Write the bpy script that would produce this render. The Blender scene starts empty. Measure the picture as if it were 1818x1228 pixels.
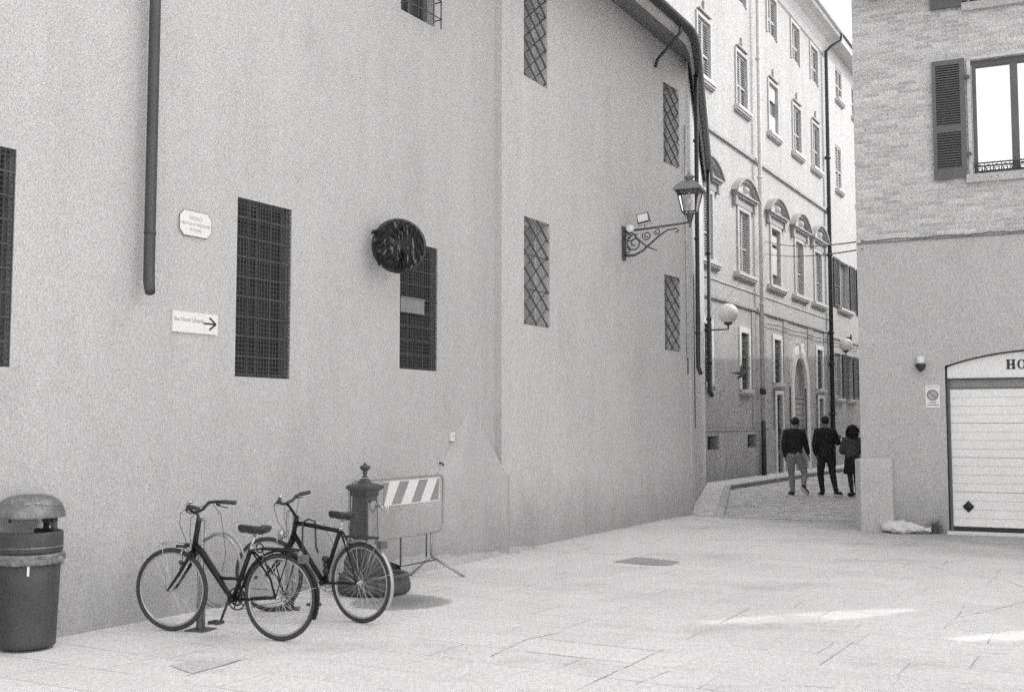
import bpy, bmesh, math, random
from mathutils import Vector, Matrix
random.seed(7)
R = math.radians
# ------------------------------------------------------------------ camera
F = 1975.0; CX = 909.0; CY = 614.0; PITCH = math.atan(141 / F); EYE = 1.65
scn = bpy.context.scene
COL = scn.collection
cam_d = bpy.data.cameras.new('camera'); cam = bpy.data.objects.new('camera', cam_d); COL.objects.link(cam)
cam_d.sensor_width = 36; cam_d.lens = 36 * F / 1818
cam_d.clip_start = .1; cam_d.clip_end = 2000
cam.location = (0, 0, EYE); cam.rotation_euler = (math.pi / 2 + PITCH, 0, 0)
scn.camera = cam
# ------------------------------------------------------------------ light
SUN_EL = 39.0; SUN_AZ = (0.955, 0.296)
w = bpy.data.worlds.new('World'); scn.world = w; w.use_nodes = True
nt = w.node_tree; nt.nodes.clear()
sky = nt.nodes.new('ShaderNodeTexSky'); sky.sky_type = 'NISHITA'; sky.sun_disc = False
sky.sun_elevation = R(SUN_EL); sky.sun_rotation = math.atan2(SUN_AZ[0], SUN_AZ[1])
sky.air_density = 1.0; sky.dust_density = 5.0; sky.ozone_density = 1.0
bw = nt.nodes.new('ShaderNodeRGBToBW'); bg = nt.nodes.new('ShaderNodeBackground'); wo = nt.nodes.new('ShaderNodeOutputWorld')
nt.links.new(sky.outputs[0], bw.inputs[0]); mx = nt.nodes.new('ShaderNodeMath'); mx.operation = 'MULTIPLY_ADD'; mx.inputs[1].default_value = .8; mx.inputs[2].default_value = 4.5  # high thin veil of cloud evens the sky out
nt.links.new(bw.outputs[0], mx.inputs[0]); nt.links.new(mx.outputs[0], bg.inputs[0]); nt.links.new(bg.outputs[0], wo.inputs[0])
bg.inputs[1].default_value = 0.15
sd = bpy.data.lights.new('sun', 'SUN'); sd.energy = 1.1; sd.angle = R(.53); sd.color = (1, .995, .985)
sun = bpy.data.objects.new('sun', sd); COL.objects.link(sun)
ce = math.cos(R(SUN_EL)); sdir = Vector((SUN_AZ[0] * ce, SUN_AZ[1] * ce, math.sin(R(SUN_EL))))
sun.rotation_euler = sdir.to_track_quat('Z', 'Y').to_euler(); sun.location = (12, 0, 30)
vs = scn.view_settings; vs.view_transform = 'Standard'; vs.look = 'None'; vs.gamma = 1; vs.exposure = 0.50
scn.cycles.use_denoising = False; scn.cycles.sample_clamp_indirect = 4
scn.cycles.max_bounces = 8; scn.cycles.diffuse_bounces = 5

# ------------------------------------------------------------------ geometry helpers
def ray(px, py):
    a = (px - CX) / F; b = (CY - py) / F; c, s = math.cos(PITCH), math.sin(PITCH)
    return Vector((a, c - b * s, s + b * c))
def gp(px, py, z=0):
    r = ray(px, py); t = (z - EYE) / r.z
    return Vector((r.x * t, r.y * t, z))

ROOT = {}
def wl(o):
    return ROOT.get(o.name, Vector((0, 0, 0)))
def tag(o, label=None, cat=None, group=None, kind=None):
    if label: o['label'] = label
    if cat: o['category'] = cat
    if group: o['group'] = group
    if kind: o['kind'] = kind
    return o
def thing(name, loc, label, cat, group=None):
    o = bpy.data.objects.new(name, None); COL.objects.link(o); o.location = loc; o.empty_display_size = .1
    ROOT[o.name] = Vector(loc); tag(o, label, cat, group)
    return o

class MB:
    def __init__(s, xf=None):
        s.v = []; s.f = []; s.sm = []; s.xf = xf
    def add(s, vs, fs, smooth=False):
        n = len(s.v)
        for p in vs:
            p = Vector(p)
            s.v.append(s.xf(p) if s.xf else p)
        for f in fs:
            s.f.append([i + n for i in f]); s.sm.append(smooth)
        return s
    def hexa(s, P):  # P: 4 bottom ccw, 4 top ccw
        return s.add(P, [(3, 2, 1, 0), (4, 5, 6, 7), (0, 1, 5, 4), (1, 2, 6, 5), (2, 3, 7, 6), (3, 0, 4, 7)])
    def box(s, x0, x1, y0, y1, z0, z1):
        return s.hexa([(x0, y0, z0), (x1, y0, z0), (x1, y1, z0), (x0, y1, z0), (x0, y0, z1), (x1, y0, z1), (x1, y1, z1), (x0, y1, z1)])
    def fbox(s, fr, u0, u1, z0, z1, w0, w1):
        return s.hexa([fr(u0, z0, w1), fr(u1, z0, w1), fr(u1, z0, w0), fr(u0, z0, w0), fr(u0, z1, w1), fr(u1, z1, w1), fr(u1, z1, w0), fr(u0, z1, w0)])
    def tube(s, pts, r, seg=8, closed=False, smooth=True, caps=True, flat=1.0):
        pts = [Vector(p) for p in pts]; n = len(pts)
        rr = r if isinstance(r, (list, tuple)) else [r] * n
        V = []; up = None
        for i, p in enumerate(pts):
            if closed: t = pts[(i + 1) % n] - pts[i - 1]
            elif i == 0: t = pts[1] - p
            elif i == n - 1: t = p - pts[i - 1]
            else: t = (pts[i + 1] - p).normalized() + (p - pts[i - 1]).normalized()
            t.normalize()
            if up is None:
                a = Vector((0, 0, 1)) if abs(t.z) < .9 else Vector((1, 0, 0))
                up = (a - t * a.dot(t)).normalized()
            else:
                up = up - t * up.dot(t)
                up = up.normalized() if up.length > 1e-6 else t.orthogonal().normalized()
            b = t.cross(up)
            for k in range(seg):
                a = 2 * math.pi * k / seg
                V.append(p + up * (rr[i] * math.cos(a)) + b * (rr[i] * flat * math.sin(a)))
        fs = []
        m = n if closed else n - 1
        for i in range(m):
            j = (i + 1) % n
            for k in range(seg):
                k2 = (k + 1) % seg
                fs.append((i * seg + k, i * seg + k2, j * seg + k2, j * seg + k))
        if caps and not closed:
            fs.append(tuple(reversed(range(seg)))); fs.append(tuple((n - 1) * seg + k for k in range(seg)))
        return s.add(V, fs, smooth)
    def lathe(s, c, prof, seg=24, smooth=True, rf=None, axis=None):
        c = Vector(c); V = []; fs = []
        for (r, z) in prof:
            for k in range(seg):
                a = 2 * math.pi * k / seg
                q = r * (rf(a, z) if rf else 1)
                p = Vector((q * math.cos(a), q * math.sin(a), z))
                if axis: p = axis @ p
                V.append(c + p)
        for i in range(len(prof) - 1):
            for k in range(seg):
                k2 = (k + 1) % seg
                fs.append((i * seg + k, i * seg + k2, (i + 1) * seg + k2, (i + 1) * seg + k))
        fs.append(tuple(reversed(range(seg)))); n = (len(prof) - 1) * seg; fs.append(tuple(n + k for k in range(seg)))
        return s.add(V, fs, smooth)
    def ell(s, c, r, rot=None, seg=12, rings=8):
        c = Vector(c); V = []; fs = []
        m = rot or Matrix.Identity(3)
        for i in range(rings + 1):
            t = math.pi * i / rings
            for k in range(seg):
                a = 2 * math.pi * k / seg
                V.append(c + m @ Vector((r[0] * math.sin(t) * math.cos(a), r[1] * math.sin(t) * math.sin(a), -r[2] * math.cos(t))))
        for i in range(rings):
            for k in range(seg):
                k2 = (k + 1) % seg
                fs.append((i * seg + k, i * seg + k2, (i + 1) * seg + k2, (i + 1) * seg + k))
        return s.add(V, fs, True)
    def prism(s, front, back, smooth=False):
        n = len(front)
        fs = [tuple(range(n)), tuple(reversed(range(n, 2 * n)))]
        for i in range(n):
            j = (i + 1) % n
            fs.append((j, i, n + i, n + j))
        return s.add(list(front) + list(back), fs, smooth)
    def build(s, name, m, parent=None, loc=None, fix=True):
        me = bpy.data.meshes.new(name)
        base = wl(parent) if parent else Vector(loc or (0, 0, 0))
        me.from_pydata([tuple(v - base) for v in s.v], [], s.f)
        me.polygons.foreach_set('use_smooth', s.sm)
        if fix:
            bm = bmesh.new(); bm.from_mesh(me)
            bmesh.ops.remove_doubles(bm, verts=bm.verts, dist=1e-5)
            bmesh.ops.recalc_face_normals(bm, faces=bm.faces)
            bm.to_mesh(me); bm.free()
        me.materials.append(m)
        o = bpy.data.objects.new(name, me); COL.objects.link(o)
        if parent: o.parent = parent
        else: o.location = base
        ROOT[o.name] = base
        return o

def frame(O, d, n):
    O = Vector((O[0], O[1], 0)); d = Vector((d[0], d[1], 0)); n = Vector((n[0], n[1], 0))
    return lambda u, z, w=0: O + d * u + n * w + Vector((0, 0, z))

# ------------------------------------------------------------------ materials
def newmat(name):
    m = bpy.data.materials.new(name); m.use_nodes = True; t = m.node_tree; t.nodes.clear()
    out = t.nodes.new('ShaderNodeOutputMaterial'); b = t.nodes.new('ShaderNodeBsdfPrincipled')
    t.links.new(b.outputs[0], out.inputs[0]); return m, t, b
def N(t, typ, **kw):
    n = t.nodes.new(typ)
    for k, v in kw.items():
        if k in n.inputs: n.inputs[k].default_value = v
        else: setattr(n, k, v)
    return n
def math_(t, op, a, b=None, c=None, clamp=False):
    n = t.nodes.new('ShaderNodeMath'); n.operation = op; n.use_clamp = clamp
    for i, x in enumerate((a, b, c)):
        if x is None: continue
        if isinstance(x, (int, float)): n.inputs[i].default_value = x
        else: t.links.new(x, n.inputs[i])
    return n.outputs[0]
def coords(t, scale=(1, 1, 1), rot=(0, 0, 0), loc=(0, 0, 0)):
    tc = t.nodes.new('ShaderNodeTexCoord'); mp = t.nodes.new('ShaderNodeMapping')
    mp.inputs['Scale'].default_value = scale; mp.inputs['Rotation'].default_value = rot; mp.inputs['Location'].default_value = loc
    t.links.new(tc.outputs['Object'], mp.inputs[0]); return mp.outputs[0]
def noise(t, vec, scale, detail=2, rough=.5):
    n = N(t, 'ShaderNodeTexNoise', Scale=scale, Detail=detail, Roughness=rough)
    t.links.new(vec, n.inputs['Vector']); return n.outputs[0]
def ramp(t, fac, lo, hi, a=0.0, b=1.0):
    n = t.nodes.new('ShaderNodeMapRange'); n.interpolation_type = 'SMOOTHSTEP'
    t.links.new(fac, n.inputs[0]); n.inputs[1].default_value = lo; n.inputs[2].default_value = hi
    n.inputs[3].default_value = a; n.inputs[4].default_value = b
    return n.outputs[0]
def finish(t, b, val, grain, rough=.85, bump=None, tint=(1, .99, .985)):
    """val: socket of grey albedo; grain (scale, amp) is the fine speckle of the surface"""
    v = coords(t)
    if grain:
        g = noise(t, v, grain[0], 1, .6)
        g2 = math_(t, 'MULTIPLY_ADD', g, 2 * grain[1], 1 - grain[1])
        val = math_(t, 'MULTIPLY', val, g2)
    cc = t.nodes.new('ShaderNodeCombineColor')
    for i in range(3): t.links.new(math_(t, 'MULTIPLY', val, tint[i], clamp=True), cc.inputs[i])
    t.links.new(cc.outputs[0], b.inputs['Base Color'])
    b.inputs['Roughness'].default_value = rough
    if bump:
        bn = N(t, 'ShaderNodeBump', Strength=bump[1], Distance=bump[2] if len(bump) > 2 else .01)
        t.links.new(noise(t, v, bump[0], 4, .6), bn.inputs['Height']); t.links.new(bn.outputs[0], b.inputs['Normal'])
def basic(name, v, rough=.7, grain=(60, .25), mott=(3, .15), metal=0, bump=None, spec=None):
    m, t, b = newmat(name)
    n = noise(t, coords(t), mott[0], 4, .6)
    val = math_(t, 'MULTIPLY', math_(t, 'MULTIPLY_ADD', n, 2 * mott[1], 1 - mott[1]), v)
    finish(t, b, val, grain, rough, bump)
    b.inputs['Metallic'].default_value = metal
    if spec is not None: b.inputs['Specular IOR Level'].default_value = spec
    return m
GR = .6
def plaster(name, v, grain=46, dirt=.28, dirt_h=.9, streak=.10, mottle=.10, dark_patch=None):
    m, t, b = newmat(name)
    v0 = coords(t)
    a = noise(t, v0, .45, 5, .6); a = math_(t, 'MULTIPLY_ADD', a, 2 * mottle, 1 - mottle)
    st = noise(t, coords(t, (1, 1, .12)), 2.2, 4, .6); st = math_(t, 'MULTIPLY_ADD', st, 2 * streak, 1 - streak)
    fine = noise(t, v0, 7, 5, .65); fine = math_(t, 'MULTIPLY_ADD', fine, .12, .94)
    val = math_(t, 'MULTIPLY', math_(t, 'MULTIPLY', math_(t, 'MULTIPLY', a, st), fine), v)
    sx = t.nodes.new('ShaderNodeSeparateXYZ'); t.links.new(v0, sx.inputs[0])
    hz = math_(t, 'ADD', sx.outputs[2], math_(t, 'MULTIPLY_ADD', noise(t, coords(t, (1, 1, .6)), 1.3, 5, .65), -1.6 * dirt_h, .8 * dirt_h))
    d = ramp(t, hz, dirt_h * -.1, dirt_h * 1.1, 1 - dirt, 1)
    val = math_(t, 'MULTIPLY', val, d)
    pt = ramp(t, noise(t, coords(t, (1, 1, .7), loc=(3, 5, 1)), .8, 6, .72), .55, .66, 1, .94)      # old repairs and damp
    pt2 = ramp(t, noise(t, coords(t, (1, 1, .5), loc=(9, 2, 4)), 1.7, 6, .75), .60, .72, 1, .91)
    val = math_(t, 'MULTIPLY', val, math_(t, 'MULTIPLY', pt, pt2))
    finish(t, b, val, (grain, GR), .92, (90, .25, .006))
    return m

M = {}
M['wall'] = plaster('painted_plaster', .525, 78, .27, .95, .12, .10)
M['wall2'] = plaster('painted_plaster_street', .615, 60, .30, .95, .10, .09)
M['pale'] = plaster('pale_plaster', .47, 17, .22, 4.5, .16, .10)
M['palelow'] = plaster('plinth_plaster', .43, 17, .35, 1.0, .3, .3)
M['far'] = plaster('white_plaster', .50, 15, .10, 4, .06, .05)
M['trim'] = basic('stone_trim', .6, .85, (17, .4), (1.5, .15))
M['trimdark'] = basic('weathered_moulding', .40, .85, (17, .45), (1.5, .3))
M['shut'] = basic('pale_shutter_paint', .42, .7, (17, .35), (2, .15))
M['shutdark'] = basic('dark_shutter_paint', .07, .6, (30, .4), (3, .2))
M['doordark'] = basic('dark_door_paint', .035, .6, (30, .4), (3, .2))
M['frameup'] = basic('window_surround_plaster', .52, .85, (17, .3), (1.5, .1))
M['trimlight'] = basic('pale_stone_trim', .78, .85, (17, .3), (1.5, .1))
M['shutmid'] = basic('brown_shutter_paint', .13, .6, (45, .4), (3, .2))
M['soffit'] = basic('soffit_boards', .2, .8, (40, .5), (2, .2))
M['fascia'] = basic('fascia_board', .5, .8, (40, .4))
M['metal_dark'] = basic('dark_gutter_metal', .055, .5, (50, .4), (2, .35), .3)
M['pipe'] = basic('grey_downpipe_metal', .085, .42, (60, .4), (1.2, .4), .5)
M['iron'] = basic('wrought_iron', .11, .55, (40, .4), (6, .4), .3)
M['glass_dark'] = basic('dark_window_glass', .05, .16, (60, .3), (1.5, .3))
M['glass_mid'] = basic('dusty_window_glass', .24, .25, (50, .4), (1.2, .35))
M['glass_lat'] = basic('frosted_window_glass', .34, .3, (50, .5), (1.2, .4))
M['meshmid'] = basic('dull_grille_bar', .075, .7, (60, .5), (4, .4))
M['meshdark'] = basic('dark_wire_mesh', .055, .7, (60, .5), (4, .4))
M['mesh'] = basic('wire_mesh_metal', .15, .6, (60, .5), (4, .4))
M['black'] = basic('black_paint', .012, .35, (90, .4), (8, .3), spec=.3)
M['rubber'] = basic('tyre_rubber', .055, .75, (90, .4), (8, .3))
M['chrome'] = basic('worn_chrome', .55, .28, (90, .3), (20, .3), .9)
M['alu'] = basic('aluminium_rim', .5, .35, (90, .3), (20, .2), .6)
M['leather'] = basic('saddle_vinyl', .03, .4, (90, .4), (12, .3))
M['red'] = basic('tail_light_plastic', .12, .2, None, (10, .1))
M['castiron'] = basic('fountain_cast_iron', .10, .55, (80, .5), (9, .6), .2, (40, .4, .006))
M['castlight'] = basic('fountain_iron_lit_side', .33, .6, (80, .5), (7, .5), .2, (40, .4, .006))
M['galv'] = basic('galvanised_tube', .42, .4, (80, .5), (8, .4), .6)
M['white'] = basic('white_enamel', .82, .4, (70, .15), (3, .05))
M['grey_ink'] = basic('faded_ink', .5, .6, None)
M['ink'] = basic('black_ink', .02, .5, None)
M['refl'] = basic('grey_reflective_stripe', .3, .5, (60, .4), (4, .2))
M['bin'] = basic('bin_painted_metal', .07, .5, (70, .6), (3, .5), .1, (60, .3, .004))
M['binlid'] = basic('bin_lid_worn', .20, .5, (70, .6), (7, .95), .2, (50, .4, .004))
M['garage'] = basic('garage_door_paint', .88, .5, (60, .4), (1.6, .12))
M['concrete'] = basic('concrete', .56, .9, (46, .6), (2, .2), 0, (60, .3, .006))
M['sack'] = basic('white_sack', .7, .7, (60, .4), (9, .25), 0, (14, .8, .02))
M['leaf'] = basic('weed_leaf', .17, .6, (40, .4))
M['stone'] = basic('curb_stone', .5, .9, (40, .6), (2, .15))
M['jacket'] = basic('black_jacket_cloth', .017, .8, (40, .4), (9, .7))
M['tights'] = basic('dark_tights', .05, .8, (40, .4), (5, .3))
M['jacket2'] = basic('brown_jacket_cloth', .075, .8, (40, .5), (6, .4))
M['trouser'] = basic('grey_trouser_cloth', .27, .85, (40, .5), (5, .3))
M['trouser2'] = basic('dark_trouser_cloth', .022, .85, (40, .5), (5, .3))
M['skin'] = basic('skin', .3, .6, (40, .3))
M['hair'] = basic('dark_hair', .01, .7, (60, .5))
M['shoe'] = basic('dark_shoe', .02, .6, None)
M['sole'] = basic('white_sole', .7, .6, None)
M['pigeon'] = basic('grey_feathers', .1, .7, (20, .4))

def m_glass(name, v=.8, rough=.03):
    m, t, b = newmat(name); b.inputs['Base Color'].default_value = (v, v, v, 1); b.inputs['Roughness'].default_value = rough
    b.inputs['Transmission Weight'].default_value = 1; b.inputs['IOR'].default_value = 1.1; return m
M['lampglass'] = m_glass('lantern_glass')
M['globe'] = basic('opal_globe', .82, .18, None, (2, .04))
def m_window_mirror():
    m, t, b = newmat('bright_window_glass'); b.inputs['Base Color'].default_value = (.88, .88, .88, 1)
    b.inputs['Roughness'].default_value = .04; b.inputs['Metallic'].default_value = .95; return m
M['winglass'] = m_window_mirror()
def m_bag():
    m, t, b = newmat('black_plastic_bag')
    v = coords(t, (1, 1, 1))
    n = noise(t, coords(t, (1, 1, .5)), 14, 3, .6)
    st_ = ramp(t, noise(t, coords(t, (1.6, 1.6, .28), (0, R(8), 0)), 15, 3, .6), .56, .66, .006, .20)   # pale glints of the glossy film painted along the folds
    cc = t.nodes.new('ShaderNodeCombineColor')
    for i in range(3): t.links.new(st_, cc.inputs[i])
    t.links.new(cc.outputs[0], b.inputs['Base Color']); b.inputs['Roughness'].default_value = .28; b.inputs['Specular IOR Level'].default_value = .35
    bn = N(t, 'ShaderNodeBump', Strength=.5, Distance=.03); t.links.new(n, bn.inputs['Height']); t.links.new(bn.outputs[0], b.inputs['Normal'])
    return m
M['bag'] = m_bag()

def m_ground():
    m, t, b = newmat('stone_slab_paving')
    v = coords(t, rot=(0, 0, R(29.4)))
    # warp slightly
    nz = N(t, 'ShaderNodeTexNoise', Scale=.35, Detail=3)
    t.links.new(v, nz.inputs['Vector'])
    mix = t.nodes.new('ShaderNodeVectorMath'); mix.operation = 'MULTIPLY_ADD'
    t.links.new(nz.outputs['Color'], mix.inputs[0]); mix.inputs[1].default_value = (.12, .12, 0); t.links.new(v, mix.inputs[2])
    br = t.nodes.new('ShaderNodeTexBrick'); t.links.new(mix.outputs[0], br.inputs[0])
    br.offset = .37; br.offset_frequency = 2; br.squash = 1.35; br.squash_frequency = 3
    br.inputs['Scale'].default_value = 1; br.inputs['Mortar Size'].default_value = .0065; br.inputs['Mortar Smooth'].default_value = .35
    br.inputs['Brick Width'].default_value = 1.02; br.inputs['Row Height'].default_value = .49; br.inputs['Bias'].default_value = 0
    br.inputs['Color1'].default_value = (.40, .40, .40, 1); br.inputs['Color2'].default_value = (.64, .64, .64, 1)
    br.inputs['Mortar'].default_value = (.5, .5, .5, 1)
    v0 = coords(t)
    slab = math_(t, 'MULTIPLY_ADD', br.outputs['Color'], .30, .85)
    big = math_(t, 'MULTIPLY_ADD', noise(t, v0, .35, 4, .6), .30, .85)
    mid = math_(t, 'MULTIPLY_ADD', noise(t, v0, 2.6, 5, .7), .26, .87)
    jn = ramp(t, noise(t, v0, .8, 4, .7), .42, .62, .04, .46)
    joint = math_(t, 'SUBTRACT', 1, math_(t, 'MULTIPLY', br.outputs['Fac'], jn))
    # chips and pits
    ch = ramp(t, noise(t, v0, 3.3, 5, .75), .70, .76, 1, .72)
    # paving darkens towards the right-hand facade
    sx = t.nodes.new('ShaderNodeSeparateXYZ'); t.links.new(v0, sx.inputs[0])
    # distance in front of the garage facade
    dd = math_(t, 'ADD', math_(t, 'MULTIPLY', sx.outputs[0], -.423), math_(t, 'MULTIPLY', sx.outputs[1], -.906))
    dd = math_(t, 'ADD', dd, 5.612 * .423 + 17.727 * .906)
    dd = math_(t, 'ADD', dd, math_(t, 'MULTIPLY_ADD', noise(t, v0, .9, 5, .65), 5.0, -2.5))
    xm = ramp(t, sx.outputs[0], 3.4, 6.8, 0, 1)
    facade_dark = math_(t, 'SUBTRACT', 1, math_(t, 'MULTIPLY', ramp(t, dd, 0, 5.0, .5, 0), xm))
    val = math_(t, 'MULTIPLY', .725, slab)
    bl1 = ramp(t, noise(t, coords(t, (1, 1.8, 1), (0, 0, .6)), .55, 6, .7), .52, .70, 1, .80)
    bl2 = ramp(t, noise(t, coords(t, loc=(7, 3, 0)), 1.4, 6, .75), .60, .72, 1, .84)
    for x in (big, mid, joint, ch, facade_dark, bl1, bl2): val = math_(t, 'MULTIPLY', val, x)
    g = math_(t, 'MULTIPLY_ADD', noise(t, v0, 80, 1, .6), .9, .55)
    val = math_(t, 'MULTIPLY', val, g)
    g3 = math_(t, 'MULTIPLY_ADD', noise(t, coords(t, (1, .35, 1)), 34, 1, .6), .5, .75)
    val = math_(t, 'MULTIPLY', val, g3)
    finish(t, b, val, None, .85)
    bn = N(t, 'ShaderNodeBump', Strength=.35, Distance=.01)
    h = math_(t, 'ADD', noise(t, v0, 25, 5, .7), math_(t, 'MULTIPLY', br.outputs['Fac'], -1.2))
    t.links.new(h, bn.inputs['Height']); t.links.new(bn.outputs[0], b.inputs['Normal'])
    return m
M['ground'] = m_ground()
def m_setts(name, w=.14, h=.11, rot=-29, base=.60, contrast=.5, grain=22):
    m, t, b = newmat(name)
    v = coords(t, rot=(0, 0, R(rot)))
    br = t.nodes.new('ShaderNodeTexBrick'); t.links.new(v, br.inputs[0])
    br.inputs['Scale'].default_value = 1; br.inputs['Mortar Size'].default_value = .012; br.inputs['Mortar Smooth'].default_value = .4
    br.inputs['Brick Width'].default_value = w; br.inputs['Row Height'].default_value = h
    br.inputs['Color1'].default_value = (.2, .2, .2, 1); br.inputs['Color2'].default_value = (.8, .8, .8, 1); br.inputs['Mortar'].default_value = (.15, .15, .15, 1)
    v0 = coords(t)
    val = math_(t, 'MULTIPLY', math_(t, 'MULTIPLY_ADD', br.outputs['Color'], contrast, 1 - contrast / 2), base)
    val = math_(t, 'MULTIPLY', val, math_(t, 'MULTIPLY_ADD', noise(t, v0, .8, 5, .65), .5, .75))
    finish(t, b, val, (grain, .6), .85, (30, .4, .01)); return m
M['setts'] = m_setts('stone_setts', .20, .13, -29, .58, .9)
M['walk'] = m_setts('sidewalk_slabs', .5, .3, -11, .66, .22)
def m_brick():
    m, t, b = newmat('old_brickwork')
    # facade-aligned: rotate so x runs along the facade
    v = coords(t, rot=(0, 0, R(25)))
    sx = t.nodes.new('ShaderNodeSeparateXYZ'); t.links.new(v, sx.inputs[0])
    cb = t.nodes.new('ShaderNodeCombineXYZ'); t.links.new(sx.outputs[0], cb.inputs[0]); t.links.new(sx.outputs[2], cb.inputs[1])
    nz = N(t, 'ShaderNodeTexNoise', Scale=3.0, Detail=3); t.links.new(cb.outputs[0], nz.inputs['Vector'])
    mix = t.nodes.new('ShaderNodeVectorMath'); mix.operation = 'MULTIPLY_ADD'
    t.links.new(nz.outputs['Color'], mix.inputs[0]); mix.inputs[1].default_value = (.02, .012, 0); t.links.new(cb.outputs[0], mix.inputs[2])
    br = t.nodes.new('ShaderNodeTexBrick'); t.links.new(mix.outputs[0], br.inputs[0])
    br.inputs['Scale'].default_value = 1; br.inputs['Mortar Size'].default_value = .009; br.inputs['Mortar Smooth'].default_value = .5
    br.inputs['Brick Width'].default_value = .27; br.inputs['Row Height'].default_value = .068
    br.inputs['Color1'].default_value = (.44, .44, .44, 1); br.inputs['Color2'].default_value = (.64, .64, .64, 1); br.inputs['Mortar'].default_value = (.62, .62, .62, 1)
    mp = t.nodes.new('ShaderNodeMapping'); mp.inputs['Scale'].default_value = (1, 7, 1); t.links.new(cb.outputs[0], mp.inputs[0])
    sm = ramp(t, noise(t, mp.outputs[0], 1.6, 6, .75), .56, .72, 1, .66)
    v0 = coords(t)
    val = math_(t, 'MULTIPLY', br.outputs['Color'], sm)
    val = math_(t, 'MULTIPLY', val, math_(t, 'MULTIPLY_ADD', noise(t, v0, 1.2, 5, .7), .4, .8))
    finish(t, b, val, (55, .8), .9)
    bn = N(t, 'ShaderNodeBump', Strength=.5, Distance=.008)
    t.links.new(math_(t, 'ADD', math_(t, 'MULTIPLY', br.outputs['Fac'], -1), noise(t, v0, 40, 4)), bn.inputs['Height']); t.links.new(bn.outputs[0], b.inputs['Normal'])
    return m
M['brick'] = m_brick()
M['cream'] = plaster('cream_plaster', .78, 20, .1, .5)
M['plasterR'] = plaster('grey_render', .52, 55, .25, .8, .07, .07)
M['joint2'] = basic('worn_joint', .40, .95, (60, .6), (2.2, .6))
M['patch_light'] = basic('worn_slab', .58, .9, (60, .6), (3, .2))
M['kerb'] = basic('kerb_stone', .34, .9, (40, .6), (2, .15))
M['patch'] = basic('asphalt_patch', .36, .9, (50, .6), (3, .2))
M['wet2'] = basic('soaked_stone', .3, .45, (60, .6), (5, .4))
def m_damp():
    m, t, b = newmat('damp_paving'); v = coords(t)
    ln = t.nodes.new('ShaderNodeVectorMath'); ln.operation = 'LENGTH'; t.links.new(v, ln.inputs[0])
    d_ = math_(t, 'ADD', ln.outputs['Value'], math_(t, 'MULTIPLY_ADD', noise(t, v, 5, 5, .65), .34, -.17))
    al = ramp(t, d_, .36, .52, .92, 0)
    vv = math_(t, 'MULTIPLY', math_(t, 'MULTIPLY_ADD', noise(t, v, 7, 4, .6), .5, .75), ramp(t, d_, .15, .45, .26, .42))
    finish(t, b, vv, (60, .6), .6); t.links.new(al, b.inputs['Alpha']); return m
M['wet'] = m_damp()
M['joint'] = basic('joint_dirt_and_kerb_shade', .20, .95, (60, .6), (9, .3))

# ------------------------------------------------------------------ the setting
g = MB(); g.add([(-120, -60, 0), (160, -60, 0), (160, 260, 0), (-120, 260, 0)], [(0, 1, 2, 3)])
tag(g.build('ground', M['ground'], fix=False), kind='structure')
# the street's setts start at a joint across its mouth
A0 = gp(1288, 919); A1 = gp(1440, 923); A2 = gp(1545, 925)
g = MB(); g.add([(A0.x - .1, A0.y, .004), (A1.x, A1.y, .004), (A2.x + 1, A2.y - .3, .004), (A2.x + 26, A2.y + 55, .004), (A0.x + 12, A0.y + 55, .004)], [(0, 1, 2, 3, 4)])
tag(g.build('street', M['setts'], fix=False), kind='structure')

# left building frames -------------------------------------------------
D1 = (.5071, .8619); N1 = (.8619, -.5071)
F1 = frame((-3.22, 9.37), D1, N1)
P1 = F1(6.08, 0)
D2 = (.4826, .8758); N2 = (.8758, -.4826)
F2 = frame((P1.x, P1.y), D2, N2)
P2 = F2(5.5, 0)
P3 = Vector((3.34, 20.72, 0))
_d = (P3 - P2).normalized(); L3 = (P3 - P2).length
D3 = (_d.x, _d.y); N3 = (_d.y, -_d.x)
F3 = frame((P2.x - N3[0] * .03, P2.y - N3[1] * .03), D3, N3)
D4 = (.197, .980); N4 = (.980, -.197)
F4 = frame((P3.x, P3.y), D4, N4)
L4 = 9.75
# pale building
D5 = (.48598, .87397); N5 = (.87397, -.48598)
F5 = frame((5.296, 30.33), D5, N5)
# right building
D6 = (math.cos(R(25)), -math.sin(R(25))); N6 = (-math.sin(R(25)), -math.cos(R(25)))
F6 = frame((5.612, 17.727), D6, N6)

def wall(mb, fr, u0, u1, z0, z1, holes=(), depth=.2, splay=0):
    us = sorted({u0, u1, *[h[0] for h in holes], *[h[1] for h in holes]}); zs = sorted({z0, z1, *[h[2] for h in holes], *[h[3] for h in holes]})
    us = [u for u in us if u0 <= u <= u1]; zs = [z for z in zs if z0 <= z <= z1]
    for i in range(len(us) - 1):
        for j in range(len(zs) - 1):
            cu = (us[i] + us[i + 1]) / 2; cz = (zs[j] + zs[j + 1]) / 2
            if any(h[0] < cu < h[1] and h[2] < cz < h[3] for h in holes): continue
            mb.add([fr(us[i], zs[j]), fr(us[i + 1], zs[j]), fr(us[i + 1], zs[j + 1]), fr(us[i], zs[j + 1])], [(0, 1, 2, 3)])
    for h in holes:
        a, b, c, e = h[:4]; dp = -(h[4] if len(h) > 4 else depth)
        q = [fr(a, c), fr(b, c), fr(b, e), fr(a, e)]; k = [fr(a, c, dp), fr(b, c, dp), fr(b, e, dp), fr(a, e, dp)]
        mb.add(q + k, [(0, 4, 5, 1), (1, 5, 6, 2), (2, 6, 7, 3), (3, 7, 4, 0)])

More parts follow.
